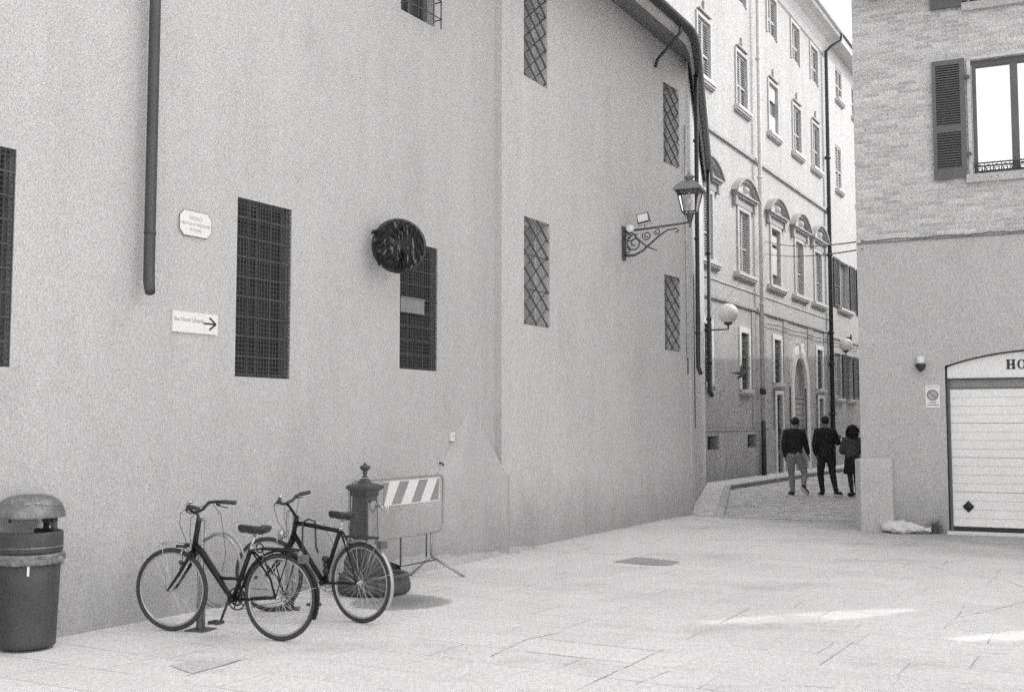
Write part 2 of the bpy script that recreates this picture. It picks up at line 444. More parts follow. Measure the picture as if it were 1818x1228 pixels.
# ================================================================== LEFT BUILDING
LB = thing('plastered_building', (P1.x, P1.y, 0), 'long grey plastered building with small barred windows, filling the left of the square', 'building')
TOP = 8.62
wA = (-1.95, -1.132, 2.09, 3.754); wB = (1.222, 1.98, 2.109, 3.812); wC = (3.82, 4.576, 2.297, 3.775); wD = (3.80, 4.48, 6.48, 7.7)
wE = (.626, 1.34, 6.50, 8.1, .26); wF = (.626, 1.40, 3.03, 4.53, .26)
wG = (.47, 1.17, 6.40, 7.89, .3); wH = (.45, 1.13, 2.99, 4.36, .3)
mb = MB()
wall(mb, F1, -14, 5.32, 0, TOP, [wA, wB, wC, wD], .17)
# corner strip: flush foot, slanting stop, shallow recess above
mb.add([F1(5.32, 0), F1(6.08, 0), F1(6.08, 1.04), F1(5.32, 1.86)], [(0, 1, 2, 3)])
rc = -.09
mb.add([F1(5.32, 1.86), F1(6.08, 1.04), F1(6.06, 1.12, rc)], [(0, 1, 2)])
mb.add([F1(5.32, 1.86), F1(6.06, 1.12, rc), F1(6.06, TOP, rc), F1(5.32, TOP)], [(0, 1, 2, 3)])
mb.add([F1(6.06, 1.12, rc), F1(6.08, 1.04), F1(6.08, TOP), F1(6.06, TOP, rc)], [(0, 1, 2, 3)])
lw = mb.build('wall', M['wall'], LB, fix=False)
mb = MB()
bt = MB(); pA, pL, pR = F1(5.32, 1.90, .001), F1(4.55, 1.02, .001), F1(6.08, 1.08, .001); qL, qR = F1(4.95, 1.0, .10), F1(6.06, 1.0, .10)
bt.add([pA, pL, pR, qL, qR, F1(4.55, 0, .001), F1(4.95, 0, .13), F1(6.06, 0, .13), F1(6.30, 0, -.01), F1(6.30, 1.0, -.01)], [(0, 1, 3), (0, 3, 4), (0, 4, 2), (1, 5, 6, 3), (3, 6, 7, 4), (4, 7, 8, 9), (2, 4, 9)])
bt.build('buttress_foot', M['wall'], LB, fix=False)
wall(mb, F2, 0, 5.5, 0, TOP, [wE, wF])
mb.add([F2(5.5, 0), F3(0, 0), F3(0, TOP), F2(5.5, TOP)], [(0, 1, 2, 3)])
wall(mb, F3, 0, L3, 0, TOP, [wG, wH])
mb.add([F3(L3, 0), F4(0, 0), F4(0, TOP), F3(L3, TOP)], [(0, 1, 2, 3)])
slit = (5.2, 5.9, 3.9, 5.2, .15)
wall(mb, F4, 0, L4, 0, TOP, [slit])
e4 = F4(L4, 0)
bk = [Vector((-4, 36, 0)), Vector((-20, 30, 0)), F1(-14, 0)]
pl = [e4] + bk
for a, b in zip(pl[:-1], pl[1:]):
    mb.add([a, b, b + Vector((0, 0, TOP)), a + Vector((0, 0, TOP))], [(0, 1, 2, 3)])
lw = mb.build('wall', M['wall2'], LB, fix=False)
# panes and grilles
def pane(fr, h, dp, name='window', mat=None, mull=True):
    m_ = MB(); m_.add([fr(h[0], h[2], -dp), fr(h[1], h[2], -dp), fr(h[1], h[3], -dp), fr(h[0], h[3], -dp)], [(0, 1, 2, 3)])
    p = m_.build(name, mat or M['glass_dark'], LB, fix=False)
    f_ = MB(); t_ = .045
    f_.fbox(fr, h[0], h[0] + t_, h[2], h[3], -dp, -dp + .03); f_.fbox(fr, h[1] - t_, h[1], h[2], h[3], -dp, -dp + .03)
    f_.fbox(fr, h[0] + t_, h[1] - t_, h[2], h[2] + t_, -dp, -dp + .03); f_.fbox(fr, h[0] + t_, h[1] - t_, h[3] - t_, h[3], -dp, -dp + .03)
    if mull: f_.fbox(fr, (h[0] + h[1]) / 2 - .02, (h[0] + h[1]) / 2 + .02, h[2] + t_, h[3] - t_, -dp, -dp + .028)
    o = f_.build('frame', M['mesh'] if mull else M['trim'], p); return p
for h in (wA, wB, wC):
    p = pane(F1, h, .12)
    gr_ = MB(); nz_ = 9; z = h[2] + .02
    while z < h[3]:
        gr_.tube([F1(h[0], z, -.014), F1(h[1], z, -.014)], .0055, 4, smooth=False, caps=False); z += .042
    u = h[0] + .015
    while u < h[1]:
        gr_.tube([F1(u, h[2], -.014), F1(u, h[3], -.014)], .0055, 4, smooth=False, caps=False); u += .042
    gr_.build('wire_mesh', M['meshdark'], p)
    gr_ = MB()
    for i in range(1, nz_): gr_.fbox(F1, h[0] + .001, h[1] - .001, h[2] + (h[3] - h[2]) * i / nz_, h[2] + (h[3] - h[2]) * i / nz_ + .014, -.011, -.006)
    for i in range(1, 5): gr_.fbox(F1, h[0] + (h[1] - h[0]) * i / 5, h[0] + (h[1] - h[0]) * i / 5 + .008, h[2] + .001, h[3] - .001, -.0055, -.002)
    gr_.build('grille', M['meshmid'], p)
m_ = MB(); m_.fbox(F1, 3.835, 4.30, 2.95, 3.115, -.006, .004); m_.fbox(F1, 3.835, 4.31, 3.117, 3.13, -.006, .012)
m_.build('vent_panel', basic('vent_sheet', .26, .5, (60, .4), (6, .3)), LB)
# projecting bar cage on the upper window
p = pane(F1, wD, .16, mat=M['glass_dark'])
m_ = MB()
for z in (6.56, 6.78, 7.0, 7.22, 7.44): m_.tube([F1(3.80, z, -.02), F1(3.80, z, .10), F1(4.50, z, .10), F1(4.50, z, -.02)], .008, 6)
for i in range(5):
    u = 3.84 + i * .155; m_.tube([F1(u, 6.43, .115), F1(u, 7.7, .115)], .008, 6)
m_.build('bar_cage', M['iron'], p)
def lattice(fr, h, w=-.008, slope=.74, r=.0135):
    p = pane(fr, h, .25, mat=M['glass_lat'], mull=False)
    m_ = MB()
    u0, u1, z0, z1 = h[0], h[1], h[2] + .02, h[3] - .02
    u1 = u0 + (u1 - u0) * .93
    W = u1 - u0; H_ = z1 - z0
    st = .245
    n = int((H_ + W * slope) / st) + 2
    for sgn in (1, -1):
        for i in range(0, n + 1):
            c = z0 + i * st + .03
            # line z = c - sgn*slope*(u-mid) clipped
            pts = []
            for u in (u0, u1):
                pts.append((u, c - slope * (u - u0) if sgn > 0 else c - slope * (u1 - u)))
            (ua, za), (ub, zb) = pts
            def clip(ua, za, ub, zb):
                t0, t1 = 0., 1.
                dz = zb - za
                for lim, s_ in ((z0, 1), (z1, -1)):
                    q = s_ * (za - lim); r_ = s_ * dz
                    if abs(r_) < 1e-9:
                        if q < 0: return None
                    else:
                        t = -q / r_
                        if r_ > 0: t0 = max(t0, t)
                        else: t1 = min(t1, t)
                if t0 >= t1 - 1e-3: return None
                return (ua + (ub - ua) * t0, za + dz * t0, ua + (ub - ua) * t1, za + dz * t1)
            cl = clip(ua, za, ub, zb)
            if cl:
                ww = w + (.012 if sgn > 0 else -.006)
                m_.tube([fr(cl[0], cl[1], ww), fr(cl[2], cl[3], ww)], r * (1.15 if sgn > 0 else .8), 4, smooth=False)
    for z in (z0 + H_ * .33, z0 + H_ * .66): m_.tube([fr(u0 - .02, z, w - .02), fr(h[1] + .02, z, w - .02)], .006, 4, smooth=False)
    m_.build('lattice_grille', M['iron'], p)
for fr, h in ((F2, wE), (F2, wF), (F3, wG), (F3, wH)): lattice(fr, h)
pane(F4, slit, .12, mull=False)
# eaves
def joined(a, b, wa, wb):  # offset corner of two frames given as (point, dir, normal)
    pa = Vector((a[0].x + a[2][0] * wa, a[0].y + a[2][1] * wa)); pb = Vector((b[0].x + b[2][0] * wb, b[0].y + b[2][1] * wb))
    da, db = Vector(a[1]), Vector(b[1]); det = da.x * -db.y + db.x * da.y; q = pb - pa
    t = (q.x * -db.y + db.x * q.y) / det
    return pa + da * t
fa = [(F1(0, 0), D1, N1), (F2(0, 0), D2, N2), (F3(0, 0), D3, N3), (F4(0, 0), D4, N4)]
def eave_line(w1, w4, z):
    pts = [F1(-14, z, w1)]
    a = joined(fa[0], fa[1], w1, w1); pts.append(Vector((a.x, a.y, z)))
    a = joined(fa[1], fa[3], w1, w4); c = Vector((a.x, a.y, z))
    # rounded corner
    p0 = c + Vector((-D2[0], -D2[1], 0)) * .35; p2 = c + Vector((D4[0], D4[1], 0)) * .9
    for i in range(7):
        t = i / 6; pts.append(p0 * (1 - t) ** 2 + c * 2 * t * (1 - t) + p2 * t * t)
    pts.append(F4(L4 + .1, z, w4)); return pts
inn = eave_line(0, -.02, 8.60); mid_ = eave_line(.60, .08, 8.34); out_ = eave_line(.72, .13, 8.42); top_ = eave_line(.78, .17, 8.54)
def strip(mb, a, b, rev=False):
    for i in range(len(a) - 1): mb.add([a[i], a[i + 1], b[i + 1], b[i]], [(0, 1, 2, 3)])
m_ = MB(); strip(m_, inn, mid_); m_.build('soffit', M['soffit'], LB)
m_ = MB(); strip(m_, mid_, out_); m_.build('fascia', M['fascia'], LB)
m_ = MB(); m_.tube(eave_line(.80, .20, 8.46), .085, 10, caps=True); gut = m_.build('gutter', M['metal_dark'], LB)
m_ = MB(); ridge = eave_line(-5.0, -4.5, 10.3); strip(m_, eave_line(.74, .15, 8.55), ridge)
m_.build('roof', basic('roof_tiles', .22, .9, (20, .5)), LB)
m_ = MB()
gq = F2(4.72, 8.36, .80)
m_.tube([gq, gq + Vector((0, 0, -.10)), F3(.04, 8.16, .10), F3(.04, 8.02, .05)], .03, 8)
m_.build('gutter_elbow', M['pipe'], LB)
# downpipes
m_ = MB(); m_.tube([F1(.072, 8.5, .12), F1(.072, 5, .12), F1(.072, 2.98, .12), F1(.07, 2.86, .125), F1(.035, 2.77, .18)], [.048, .048, .048, .049, .044], 14)
for z in (3.28, 5.6, 7.4): m_.lathe(F1(.072, z, .12), [(.049, -.008), (.053, -.008), (.053, .008), (.049, .008)], 14)
m_.build('downpipe', M['pipe'], LB)
m_ = MB(); m_.tube([F4(.35, 8.4, .14), F4(.35, 2.75, .12), F4(.3, 2.62, .17)], .042, 10)
for z in (3.4, 5.2, 7.1): m_.lathe(F4(.35, z, .12), [(.043, -.02), (.052, -.02), (.052, .02), (.043, .02)], 10)
m_.build('downpipe', M['metal_dark'], LB)
m_ = MB(); m_.tube([F4(8.7, 8.4, .17), F4(8.7, 2.55, .14), F4(8.6, 2.42, .2)], [.05, .06, .06], 10)
for z in (3.3, 4.45, 6.2): m_.lathe(F4(8.7, z, .14), [(.05, -.03), (.075, -.03), (.075, .03), (.05, .03)], 10)
m_.build('downpipe', M['metal_dark'], LB)
m_ = MB(); m_.tube([F3(L3 - .14, 7.3, .03), F3(L3 - .14, 2.9, .03)], .022, 6); m_.build('conduit', M['trim'], LB)
for q, r_ in (([F3(L3 - .1, 4.2, .012), F3(L3 - .1, 2.6, .012)], .01), ([F3(0.01, 1.25, .0), F3(0.0, 0.0, .0)], .014), ([F4(.95, 4.6, .03), F4(.95, 1.6, .03)], .01)):
    m_ = MB(); m_.tube(q, r_, 6); m_.build('conduit', M['iron'], LB)

# ================================================================== PALE PALAZZO
PB = thing('palazzo', F5(7, 0), 'tall pale palazzo with arched pediments over shuttered windows, along the street', 'building')
PH = 16.95; UE = 14.62
cols = [.02, 3.55, 7.0, 10.0, 12.7]
holes = []; f4 = []; f3 = []; f2 = []; f1 = []
for i, c in enumerate(cols):
    cc = c if i else .1
    f4.append((cc - .52, cc + .52, 14.62, 15.95, .12)); f3.append((cc - .52, cc + .52, 11.28, 12.97, .12)); f2.append((cc - .5, cc + .5, 6.2, 8.1, .14))
    if i != 3: f1.append((c - .38, c + .38, 2.82, 4.43, .07))
f1[1] = (3.08, 3.84, 2.72, 4.42, .07); f1[2] = (6.6, 7.38, 3.03, 4.45, .07); f1[3] = (12.24, 13.04, 3.0, 4.45, .07)
doors = [(6.63, 7.34, .12, 2.65, .2), (12.25, 12.95, .12, 2.65, .2)]
bas = [(-.1, .85, .98, 1.36, .4), (3.5, 4.45, .98, 1.38, .4)]
arch = (8.78, 10.5, .12, 2.95, .3)
holes = f4 + f3 + f2 + f1 + doors + [arch]
mb = MB(); wall(mb, F5, -11, UE, 1.52, 2.95, [h for h in f1 + doors + [arch]] , .2)
# arched head of the portal
ac, ar = 9.64, .86
def archpts(r, n=16): return [(ac - r * math.cos(math.pi * i / n), 2.95 + (r * 1.24) * math.sin(math.pi * i / n)) for i in range(n + 1)]
mb = MB()
def wallsplit(z0, z1, hs, u0=-11, u1=UE): wall(mb, F5, u0, u1, z0, z1, hs)
def clipz(hs, z0, z1):
    out = []
    for h in hs:
        a, b = max(h[2], z0), min(h[3], z1)
        if b > a: out.append((h[0], h[1], a, b, h[4]))
    return out
ZT = 4.25
hh = [h for h in f4 + f3 + f2 + f1 + doors] + [(8.78, 10.5, .12, ZT, .0)]
wall(mb, F5, -11, UE, 1.52, PH, [(h[0], h[1], max(h[2], 1.52), h[3], h[4]) for h in hh])
ap = archpts(.86)
for i in range(len(ap) - 1):
    (ua, za), (ub, zb) = ap[i], ap[i + 1]
    mb.add([F5(ua, za), F5(ub, zb), F5(ub, ZT), F5(ua, ZT)], [(0, 1, 2, 3)])
    mb.add([F5(ua, za), F5(ub, zb), F5(ub, zb, -.3), F5(ua, za, -.3)], [(0, 1, 2, 3)])
for u in (8.78, 10.5): mb.add([F5(u, 1.52), F5(u, 2.95), F5(u, 2.95, -.3), F5(u, 1.52, -.3)], [(0, 1, 2, 3)])
e5 = F5(UE, 0); bb = F5(UE, 0, -12); bc = F5(-11, 0, -12); e0 = F5(-11, 0)
for a, b in ((e5, bb), (bb, bc), (bc, e0)): mb.add([a, b, b + Vector((0, 0, PH)), a + Vector((0, 0, PH))], [(0, 1, 2, 3)])
mb.build('wall', M['pale'], PB, fix=False)
mb = MB()
def shift(fr, w0): return lambda u, z, w=0: fr(u, z, w + w0)
F5p = shift(F5, .05)
dz = [(h[0] , h[1], 0.0, 1.52, .4) for h in doors] + [(8.78, 10.5, 0.0, 1.52, .35)]
wall(mb, F5p, -11, 4.7, 0, 1.52, bas)
mb.add([F5(-11, 1.52), F5(4.7, 1.52), F5p(4.7, 1.52), F5p(-11, 1.52)], [(0, 1, 2, 3)])
mb.build('plinth', M['palelow'], PB, fix=False)
mb = MB(); wall(mb, F5p, 4.7, UE, 0, 1.52, dz)
mb.add([F5(4.7, 1.52), F5(UE, 1.52), F5p(UE, 1.52), F5p(4.7, 1.52)], [(0, 1, 2, 3)])
mb.build('plinth', M['pale'], PB, fix=False)
m_ = MB(); m_.fbox(F5, -11, 4.6, 1.50, 1.55, .052, .07); m_.build('plinth_moulding', M['trimdark'], PB)
for z, hgt, pr_ in ((5.18, .09, .07), (9.9, .12, .08)):
    m_ = MB(); m_.fbox(F5, -11, UE, z, z + hgt, 0.002, pr_); m_.build('string_course', M['trimdark'], PB)
m_ = MB(); m_.fbox(F5, -11, UE, 5.72, 5.75, 0.002, .03); m_.build('string_course', M['trim'], PB)
# cornice: coved
m_ = MB(); prof = [(.0, 16.1), (.06, 16.14), (.10, 16.36), (.22, 16.6), (.42, 16.74), (.62, 16.80), (.66, 16.98), (0, 16.98)]
m_.prism([F5(-11, z, w_) for w_, z in prof], [F5(UE, z, w_) for w_, z in prof]); m_.build('cornice', M['trim'], PB)
m_ = MB(); m_.tube([F5(-11, 17.0, .70), F5(UE, 17.0, .70)], .07, 8); m_.build('gutter', M['trim'], PB)
m_ = MB(); m_.add([F5(-11, 17.02, .7), F5(UE, 17.02, .7), F5(UE, 19.0, -6), F5(-11, 19.0, -6)], [(0, 1, 2, 3)]); m_.build('roof', basic('roof_tile_clay', .35, .9), PB)

def louvre(mb, fr, u0, u1, z0, z1, w0, slats=22, fw=.06, midrail=True, open_at=()):
    mb.fbox(fr, u0, u0 + fw, z0, z1, w0, w0 + .035); mb.fbox(fr, u1 - fw, u1, z0, z1, w0, w0 + .035)
    rails = [(z0, z0 + .09), (z1 - .07, z1)]
    if midrail:
        zm = z0 + (z1 - z0) * .42; rails.append((zm - .035, zm + .035))
    for a, b in rails: mb.fbox(fr, u0 + fw, u1 - fw, a, b, w0 + .002, w0 + .033)
    zone = (z1 - .07) - (z0 + .09); st = zone / slats
    for i in range(slats):
        z = z0 + .09 + st * (i + .15)
        if midrail and abs(z + st / 2 - zm) < .05: continue
        if any(a <= i <= b for a, b in open_at): continue
        mb.hexa([fr(u0 + fw, z, w0 + .03), fr(u1 - fw, z, w0 + .03), fr(u1 - fw, z + st * .35, w0 + .004), fr(u0 + fw, z + st * .35, w0 + .004),
                 fr(u0 + fw, z + .012, w0 + .034), fr(u1 - fw, z + .012, w0 + .034), fr(u1 - fw, z + st * .35 + .012, w0 + .008), fr(u0 + fw, z + st * .35 + .012, w0 + .008)])
def pwindow(fr, h, parent, shutters=True, matw='glass_mid', smat='shut', slats=20, frame_w=0, sill=None, openb=False, midrail=True):
    dp = h[4]
    m_ = MB(); m_.add([fr(h[0], h[2], -dp), fr(h[1], h[2], -dp), fr(h[1], h[3], -dp), fr(h[0], h[3], -dp)], [(0, 1, 2, 3)])
    p = m_.build('window', M['shut'] if shutters else M[matw], parent, fix=False)
    c = (h[0] + h[1]) / 2
    if frame_w:
        m_ = MB(); f = frame_w
        m_.fbox(fr, h[0] - f, h[0] - .002, h[2], h[3] + f, .002, .045); m_.fbox(fr, h[1] + .002, h[1] + f, h[2], h[3] + f, .002, .045); m_.fbox(fr, h[0] - .001, h[1] + .001, h[3] + .002, h[3] + f, .002, .043)
        m_.build('frame', M['trimlight'] if h[2] < 5 else M['frameup'], p)
    if sill:
        m_ = MB(); m_.fbox(fr, h[0] - sill, h[1] + sill, h[2] - .16, h[2] - .10, .002, .12); m_.fbox(fr, h[0] - sill + .03, h[1] + sill - .03, h[2] - .10, h[2] - .002, .002, .16)
        m_.build('sill', M['trim'], p)
        m_ = MB(); m_.fbox(fr, h[0] - sill + .02, h[1] + sill - .02, h[2] - .21, h[2] - .162, .002, .07); m_.build('sill_moulding', M['trimdark'], p)
    if shutters:
        for (a, b) in ((h[0] + .01, c - .006), (c + .006, h[1] - .01)):
            m_ = MB(); louvre(m_, fr, a, b, h[2] + .01, h[3] - .01, -dp + .05, slats, .05, midrail); m_.build('shutter', M[smat], p)
    return p
def pediment(c, parent):
    m_ = MB()
    z0 = 8.52; hw = 1.1; H_ = .52
    m_.fbox(F5, c - hw, c + hw, z0, z0 + .05, .002, .20); m_.fbox(F5, c - hw + .06, c + hw - .06, z0 - .07, z0, .002, .14); m_.fbox(F5, c - hw + .1, c + hw - .1, z0 - .30, z0 - .07, .002, .06)
    n = 12
    rad = (hw * hw + H_ * H_) / (2 * H_); a0 = math.asin(hw / rad)
    def P(r, t): a = -a0 + 2 * a0 * t; return c + r * math.sin(a), z0 + H_ - rad + r * math.cos(a)
    for lay in ((rad + .10, rad + .03, .23), (rad + .03, rad - .05, .16)):
        for i in range(n):
            t0, t1 = i / n, (i + 1) / n
            q = [P(lay[1], t0), P(lay[1], t1), P(lay[0], t1), P(lay[0], t0)]
            q = [(u, max(z, z0 + .05)) for u, z in q]
            m_.prism([F5(u, z, lay[2]) for u, z in q], [F5(u, z, .002) for u, z in q])
    o = m_.build('pediment', M['trimdark'], parent)
    m_ = MB(); q = [P(rad - .05, i / n) for i in range(n + 1)]; q = [(u, z) for u, z in q if z > z0 + .05]
    m_.prism([F5(u, z, .035) for u, z in [(q[0][0], z0 + .05)] + q + [(q[-1][0], z0 + .05)]], [F5(u, z, .002) for u, z in [(q[0][0], z0 + .05)] + q + [(q[-1][0], z0 + .05)]])
    m_.ell(F5(c, z0 + .24, .05), (.16, .07, .13)); m_.build('tympanum', M['trim'], o)
    for s_ in (-1, 1):
        m_ = MB(); m_.fbox(F5, c + s_ * .93 - .09, c + s_ * .93 + .09, z0 - .34, z0 - .07, .06, .12); m_.build('bracket', M['trimdark'], o)
for i, h in enumerate(f4): pwindow(F5, h, PB, True, 'glass_mid', 'shut', 16, .12)
for i, h in enumerate(f3):
    p = pwindow(F5, h, PB, i != 2, 'glass_mid', 'shut', 20, .1, .22)
    if i == 2:
        m_ = MB()
        for a, b in ((11.28, 11.95), (12.45, 12.95)): m_.fbox(F5, h[0] + .03, h[1] - .03, a, b, -.08, -.05)
        m_.build('blind', M['trim'], p)
    m_ = MB(); c = (h[0] + h[1]) / 2; m_.fbox(F5, c - .5, c + .5, 13.12, 13.17, .002, .1); m_.fbox(F5, c - .05, c + .05, 13.17, 13.5, .002, .06); m_.build('lintel_moulding', M['trimdark'], p)
for i, h in enumerate(f2):
    p = pwindow(F5, h, PB, i != 2, 'glass_mid', 'shut', 22, .16, .5)
    pediment((h[0] + h[1]) / 2, p)
    if i == 2:
        m_ = MB(); m_.fbox(F5, h[0] + .06, h[1] - .06, 6.62, 7.5, -.1, -.06); m_.fbox(F5, h[0] + .06, h[1] - .06, 7.62, 7.9, -.1, -.06); m_.build('blind', M['trim'], p)
for h in f1:
    p = pwindow(F5, h, PB, False, 'glass_dark', frame_w=.16, sill=.14)
    m_ = MB()
    for k in range(1, 7):
        z = h[2] + (h[3] - h[2]) * k / 7; m_.tube([F5(h[0], z, -.03), F5(h[1], z, -.03)], .016, 5)
    for k in range(1, 5):
        u = h[0] + (h[1] - h[0]) * k / 5; m_.tube([F5(u, h[2], -.03), F5(u, h[3], -.03)], .012, 5)
    m_.build('grille', M['mesh'], p)
for h in doors:
    m_ = MB(); m_.fbox(F5, h[0], h[1], .12, h[3], -.11, -.06)
    for k in range(3): m_.fbox(F5, h[0] + .1, h[1] - .1, .3 + k * .8, .95 + k * .8, -.06, -.045)
    d_ = m_.build('door', M['doordark'], PB)
    m_ = MB(); m_.ell(F5(h[0] + .35, 1.15, -.03), (.03, .03, .03)); m_.build('handle', M['chrome'], d_)
    m_ = MB(); m_.fbox(F5, h[0] - .13, h[0] - .002, .12, h[3] + .13, .052, .09); m_.fbox(F5, h[1] + .002, h[1] + .13, .12, h[3] + .13, .052, .09); m_.fbox(F5, h[0] - .001, h[1] + .001, h[3] + .002, h[3] + .13, .003, .088)
    m_.build('door_frame', M['trimlight'], d_)
for h in bas:
    m_ = MB(); m_.add([F5p(h[0], h[2], -.38), F5p(h[1], h[2], -.38), F5p(h[1], h[3], -.38), F5p(h[0], h[3], -.38)], [(0, 1, 2, 3)])
    b_ = m_.build('basement_window', M['glass_dark'], PB, fix=False)
    m_ = MB()
    for k in range(1, 6):
        u = h[0] + (h[1] - h[0]) * k / 6; m_.tube([F5p(u, h[2], -.22), F5p(u, h[3], -.22)], .012, 5)
    m_.build('bars', M['iron'], b_)
# portal leaf, fanlight, surround
m_ = MB()
for k in range(13):
    z = .12 + k * .19
    m_.fbox(F5, 8.8, 9.63, z + .012, z + .178, -.15, -.08); m_.fbox(F5, 9.65, 10.48, z + .012, z + .178, -.15, -.08)
m_.fbox(F5, 8.78, 10.5, .1, 2.62, -.19, -.152)
pd = m_.build('portal_door', basic('portal_paint', .42, .8, (17, .4)), PB)
m_ = MB(); q = archpts(.86); m_.add([F5(8.78, 2.6, -.13)] + [F5(u, z, -.13) for u, z in q] + [F5(10.5, 2.6, -.13)], [tuple(range(len(q) + 2))]); m_.build('fanlight', basic('fanlight_board', .38, .8, (17, .4)), pd, fix=False)
m_ = MB(); m_.fbox(F5, 8.78, 10.5, 2.6, 2.68, -.13, -.05); m_.build('transom', M['trimdark'], pd)
m_ = MB(); qi = archpts(.87); qo = archpts(1.2)
for i in range(16):
    m_.prism([F5(*qi[i], .10), F5(*qi[i + 1], .10), F5(*qo[i + 1], .10), F5(*qo[i], .10)], [F5(*qi[i], .003), F5(*qi[i + 1], .003), F5(*qo[i + 1], .003), F5(*qo[i], .003)])
m_.fbox(F5, 8.44, 8.77, .1, 2.95, .052, .10); m_.fbox(F5, 10.51, 10.84, .1, 2.95, .052, .10)
m_.prism([F5(9.52, 3.95, .16), F5(9.76, 3.95, .16), F5(9.84, 4.5, .16), F5(9.44, 4.5, .16)], [F5(9.52, 3.95, .01), F5(9.76, 3.95, .01), F5(9.84, 4.5, .01), F5(9.44, 4.5, .01)])
m_.build('portal_surround', M['trimlight'], pd)
# pilaster strips of the ground floor
for a, b in ((4.2, 4.6), (5.1, 5.75), (7.75, 8.3), (10.95, 11.7), (13.35, 14.2)):
    m_ = MB(); m_.fbox(F5, a, b, 1.57, 5.16, .002, .03); m_.build('pilaster', M['trimdark'], PB)
m_ = MB(); m_.tube([F5(4.78, 16.95, .2), F5(4.78, .3, .16)], .065, 10)
for z in (5.4, 9.4, 13.2, 16.2): m_.lathe(F5(4.78, z, .17), [(.067, -.04), (.085, -.04), (.085, .04), (.067, .04)], 10)
m_.build('downpipe', M['trim'], PB)
m_ = MB(); m_.tube([F5(4.78, 1.8, .165), F5(4.78, .13, .165)], [.07, .085], 10); m_.lathe(F5(4.78, 2.7, .165), [(.07, -.10), (.10, -.08), (.10, .08), (.07, .10)], 10); m_.build('downpipe', M['metal_dark'], PB)
m_ = MB(); m_.tube([F5(14.5, 16.95, .68), F5(14.48, 16.7, .64), F5(14.2, 16.45, .34), F5(14.05, 16.2, .16), F5(14.05, .13, .14)], [.05, .05, .055, .07, .09], 10)
for z in (2.1, 4.0, 5.2, 8.2, 12.0): m_.lathe(F5(14.05, z, .14), [(.08, -.05), (.12, -.05), (.12, .05), (.08, .05)], 10)
m_.build('downpipe', M['metal_dark'], PB)

# ================================================================== FAR BUILDING
FB = thing('white_house', F5(19, 0), 'white four-storey house with dark open shutters, beyond the palazzo', 'building')
hF = [(15.15, 16.2, 2.72, 4.5, .15), (17.35, 18.3, 2.72, 4.5, .2), (16.1, 18.0, 6.35, 8.3, .2), (20.3, 21.6, 6.35, 8.3, .2), (16.3, 17.4, 15.0, 16.3, .1), (19.3, 20.3, 15.0, 16.3, .1), (16.0, 17.0, 11.2, 13.0, .1), (19.7, 20.9, 11.2, 13.0, .1), (21.2, 22.2, 2.72, 4.5, .2)]
mb = MB(); wall(mb, F5, UE + .02, 34, 0, 17.2, hF)
for a, b in ((F5(34, 0), F5(34, 0, -12)), (F5(34, 0, -12), F5(UE + .02, 0, -12))): mb.add([a, b, b + Vector((0, 0, 17.2)), a + Vector((0, 0, 17.2))], [(0, 1, 2, 3)])
mb.build('wall', M['far'], FB, fix=False)
m_ = MB(); m_.fbox(F5, UE + .04, 34, 16.9, 17.2, .002, .5); m_.build('eaves', M['trim'], FB)
m_ = MB(); m_.add([F5(UE + .04, 17.22, .6), F5(34, 17.22, .6), F5(34, 19, -6), F5(UE + .04, 19, -6)], [(0, 1, 2, 3)]); m_.build('roof', basic('far_roof_tiles', .35, .9), FB)
pwindow(F5, hF[0], FB, True, 'glass_mid', 'shut', 16, 0, .15)
for h in (hF[1], hF[2], hF[3], hF[8]):
    p = pwindow(F5, h, FB, False, 'glass_mid', frame_w=0, sill=.25)
    for a, b in ((h[0] - .98, h[0] - .03), (h[1] + .03, h[1] + .98)):
        m_ = MB(); louvre(m_, F5, a, b, h[2], h[3], .03, 22, .06); m_.fbox(F5, a + .05, b - .05, h[2] + .05, h[3] - .05, .005, .029); m_.build('shutter', M['shutdark'], p)
    m_ = MB(); c = (h[0] + h[1]) / 2; m_.fbox(F5, c - .03, c + .03, h[2], h[3], -.19, -.15); m_.build('frame', M['trim'], p)
for h in (hF[4], hF[5], hF[6], hF[7]): pwindow(F5, h, FB, True, 'glass_mid', 'shut', 14, 0, .1)
m_ = MB(); m_.fbox(F5, UE + .05, 34, 5.05, 5.11, .002, .05); m_.build('string_course', M['trimdark'], FB)

# ================================================================== RIGHT BUILDING
RB = thing('brick_building', F6(4, 0), 'brick house above a grey rendered ground floor with a garage, at the right corner', 'building')
RH = 8.6; UR = 16
hW = (1.70, 2.92, 5.52, 7.33, .16); hU = (1.70, 2.92, 8.24, 8.56, .16)
hG0, hG1 = 1.205, 4.02
mb = MB(); wall(mb, F6, -.07, UR, 4.57, RH, [hW, hU, (6.0, 7.2, 5.52, 7.33, .16)])
mb.build('brick_wall', M['brick'], RB, fix=False)
mb = MB()
GA = 2.80; GS = 2.57   # arch crown and springing
wall(mb, F6, -.07, UR, 0, 4.555, [(hG0, hG1, 0, GA, .0)])
gc = (hG0 + hG1) / 2; hw = gc - hG0; rise = GA - GS; rg = (hw * hw + rise * rise) / (2 * rise)
ga = [(gc + hw * (-1 + 2 * i / 20), GA - rg + math.sqrt(rg * rg - (hw * (-1 + 2 * i / 20)) ** 2)) for i in range(21)]
for i in range(20):
    (ua, za), (ub, zb) = ga[i], ga[i + 1]
    mb.add([F6(ua, za), F6(ub, zb), F6(ub, GA), F6(ua, GA)], [(0, 1, 2, 3)])
    mb.add([F6(ua, za), F6(ub, zb), F6(ub, zb, -.16), F6(ua, za, -.16)], [(0, 1, 2, 3)])
for u in (hG0, hG1): mb.add([F6(u, 0), F6(u, GS), F6(u, GS, -.16), F6(u, 0, -.16)], [(0, 1, 2, 3)])
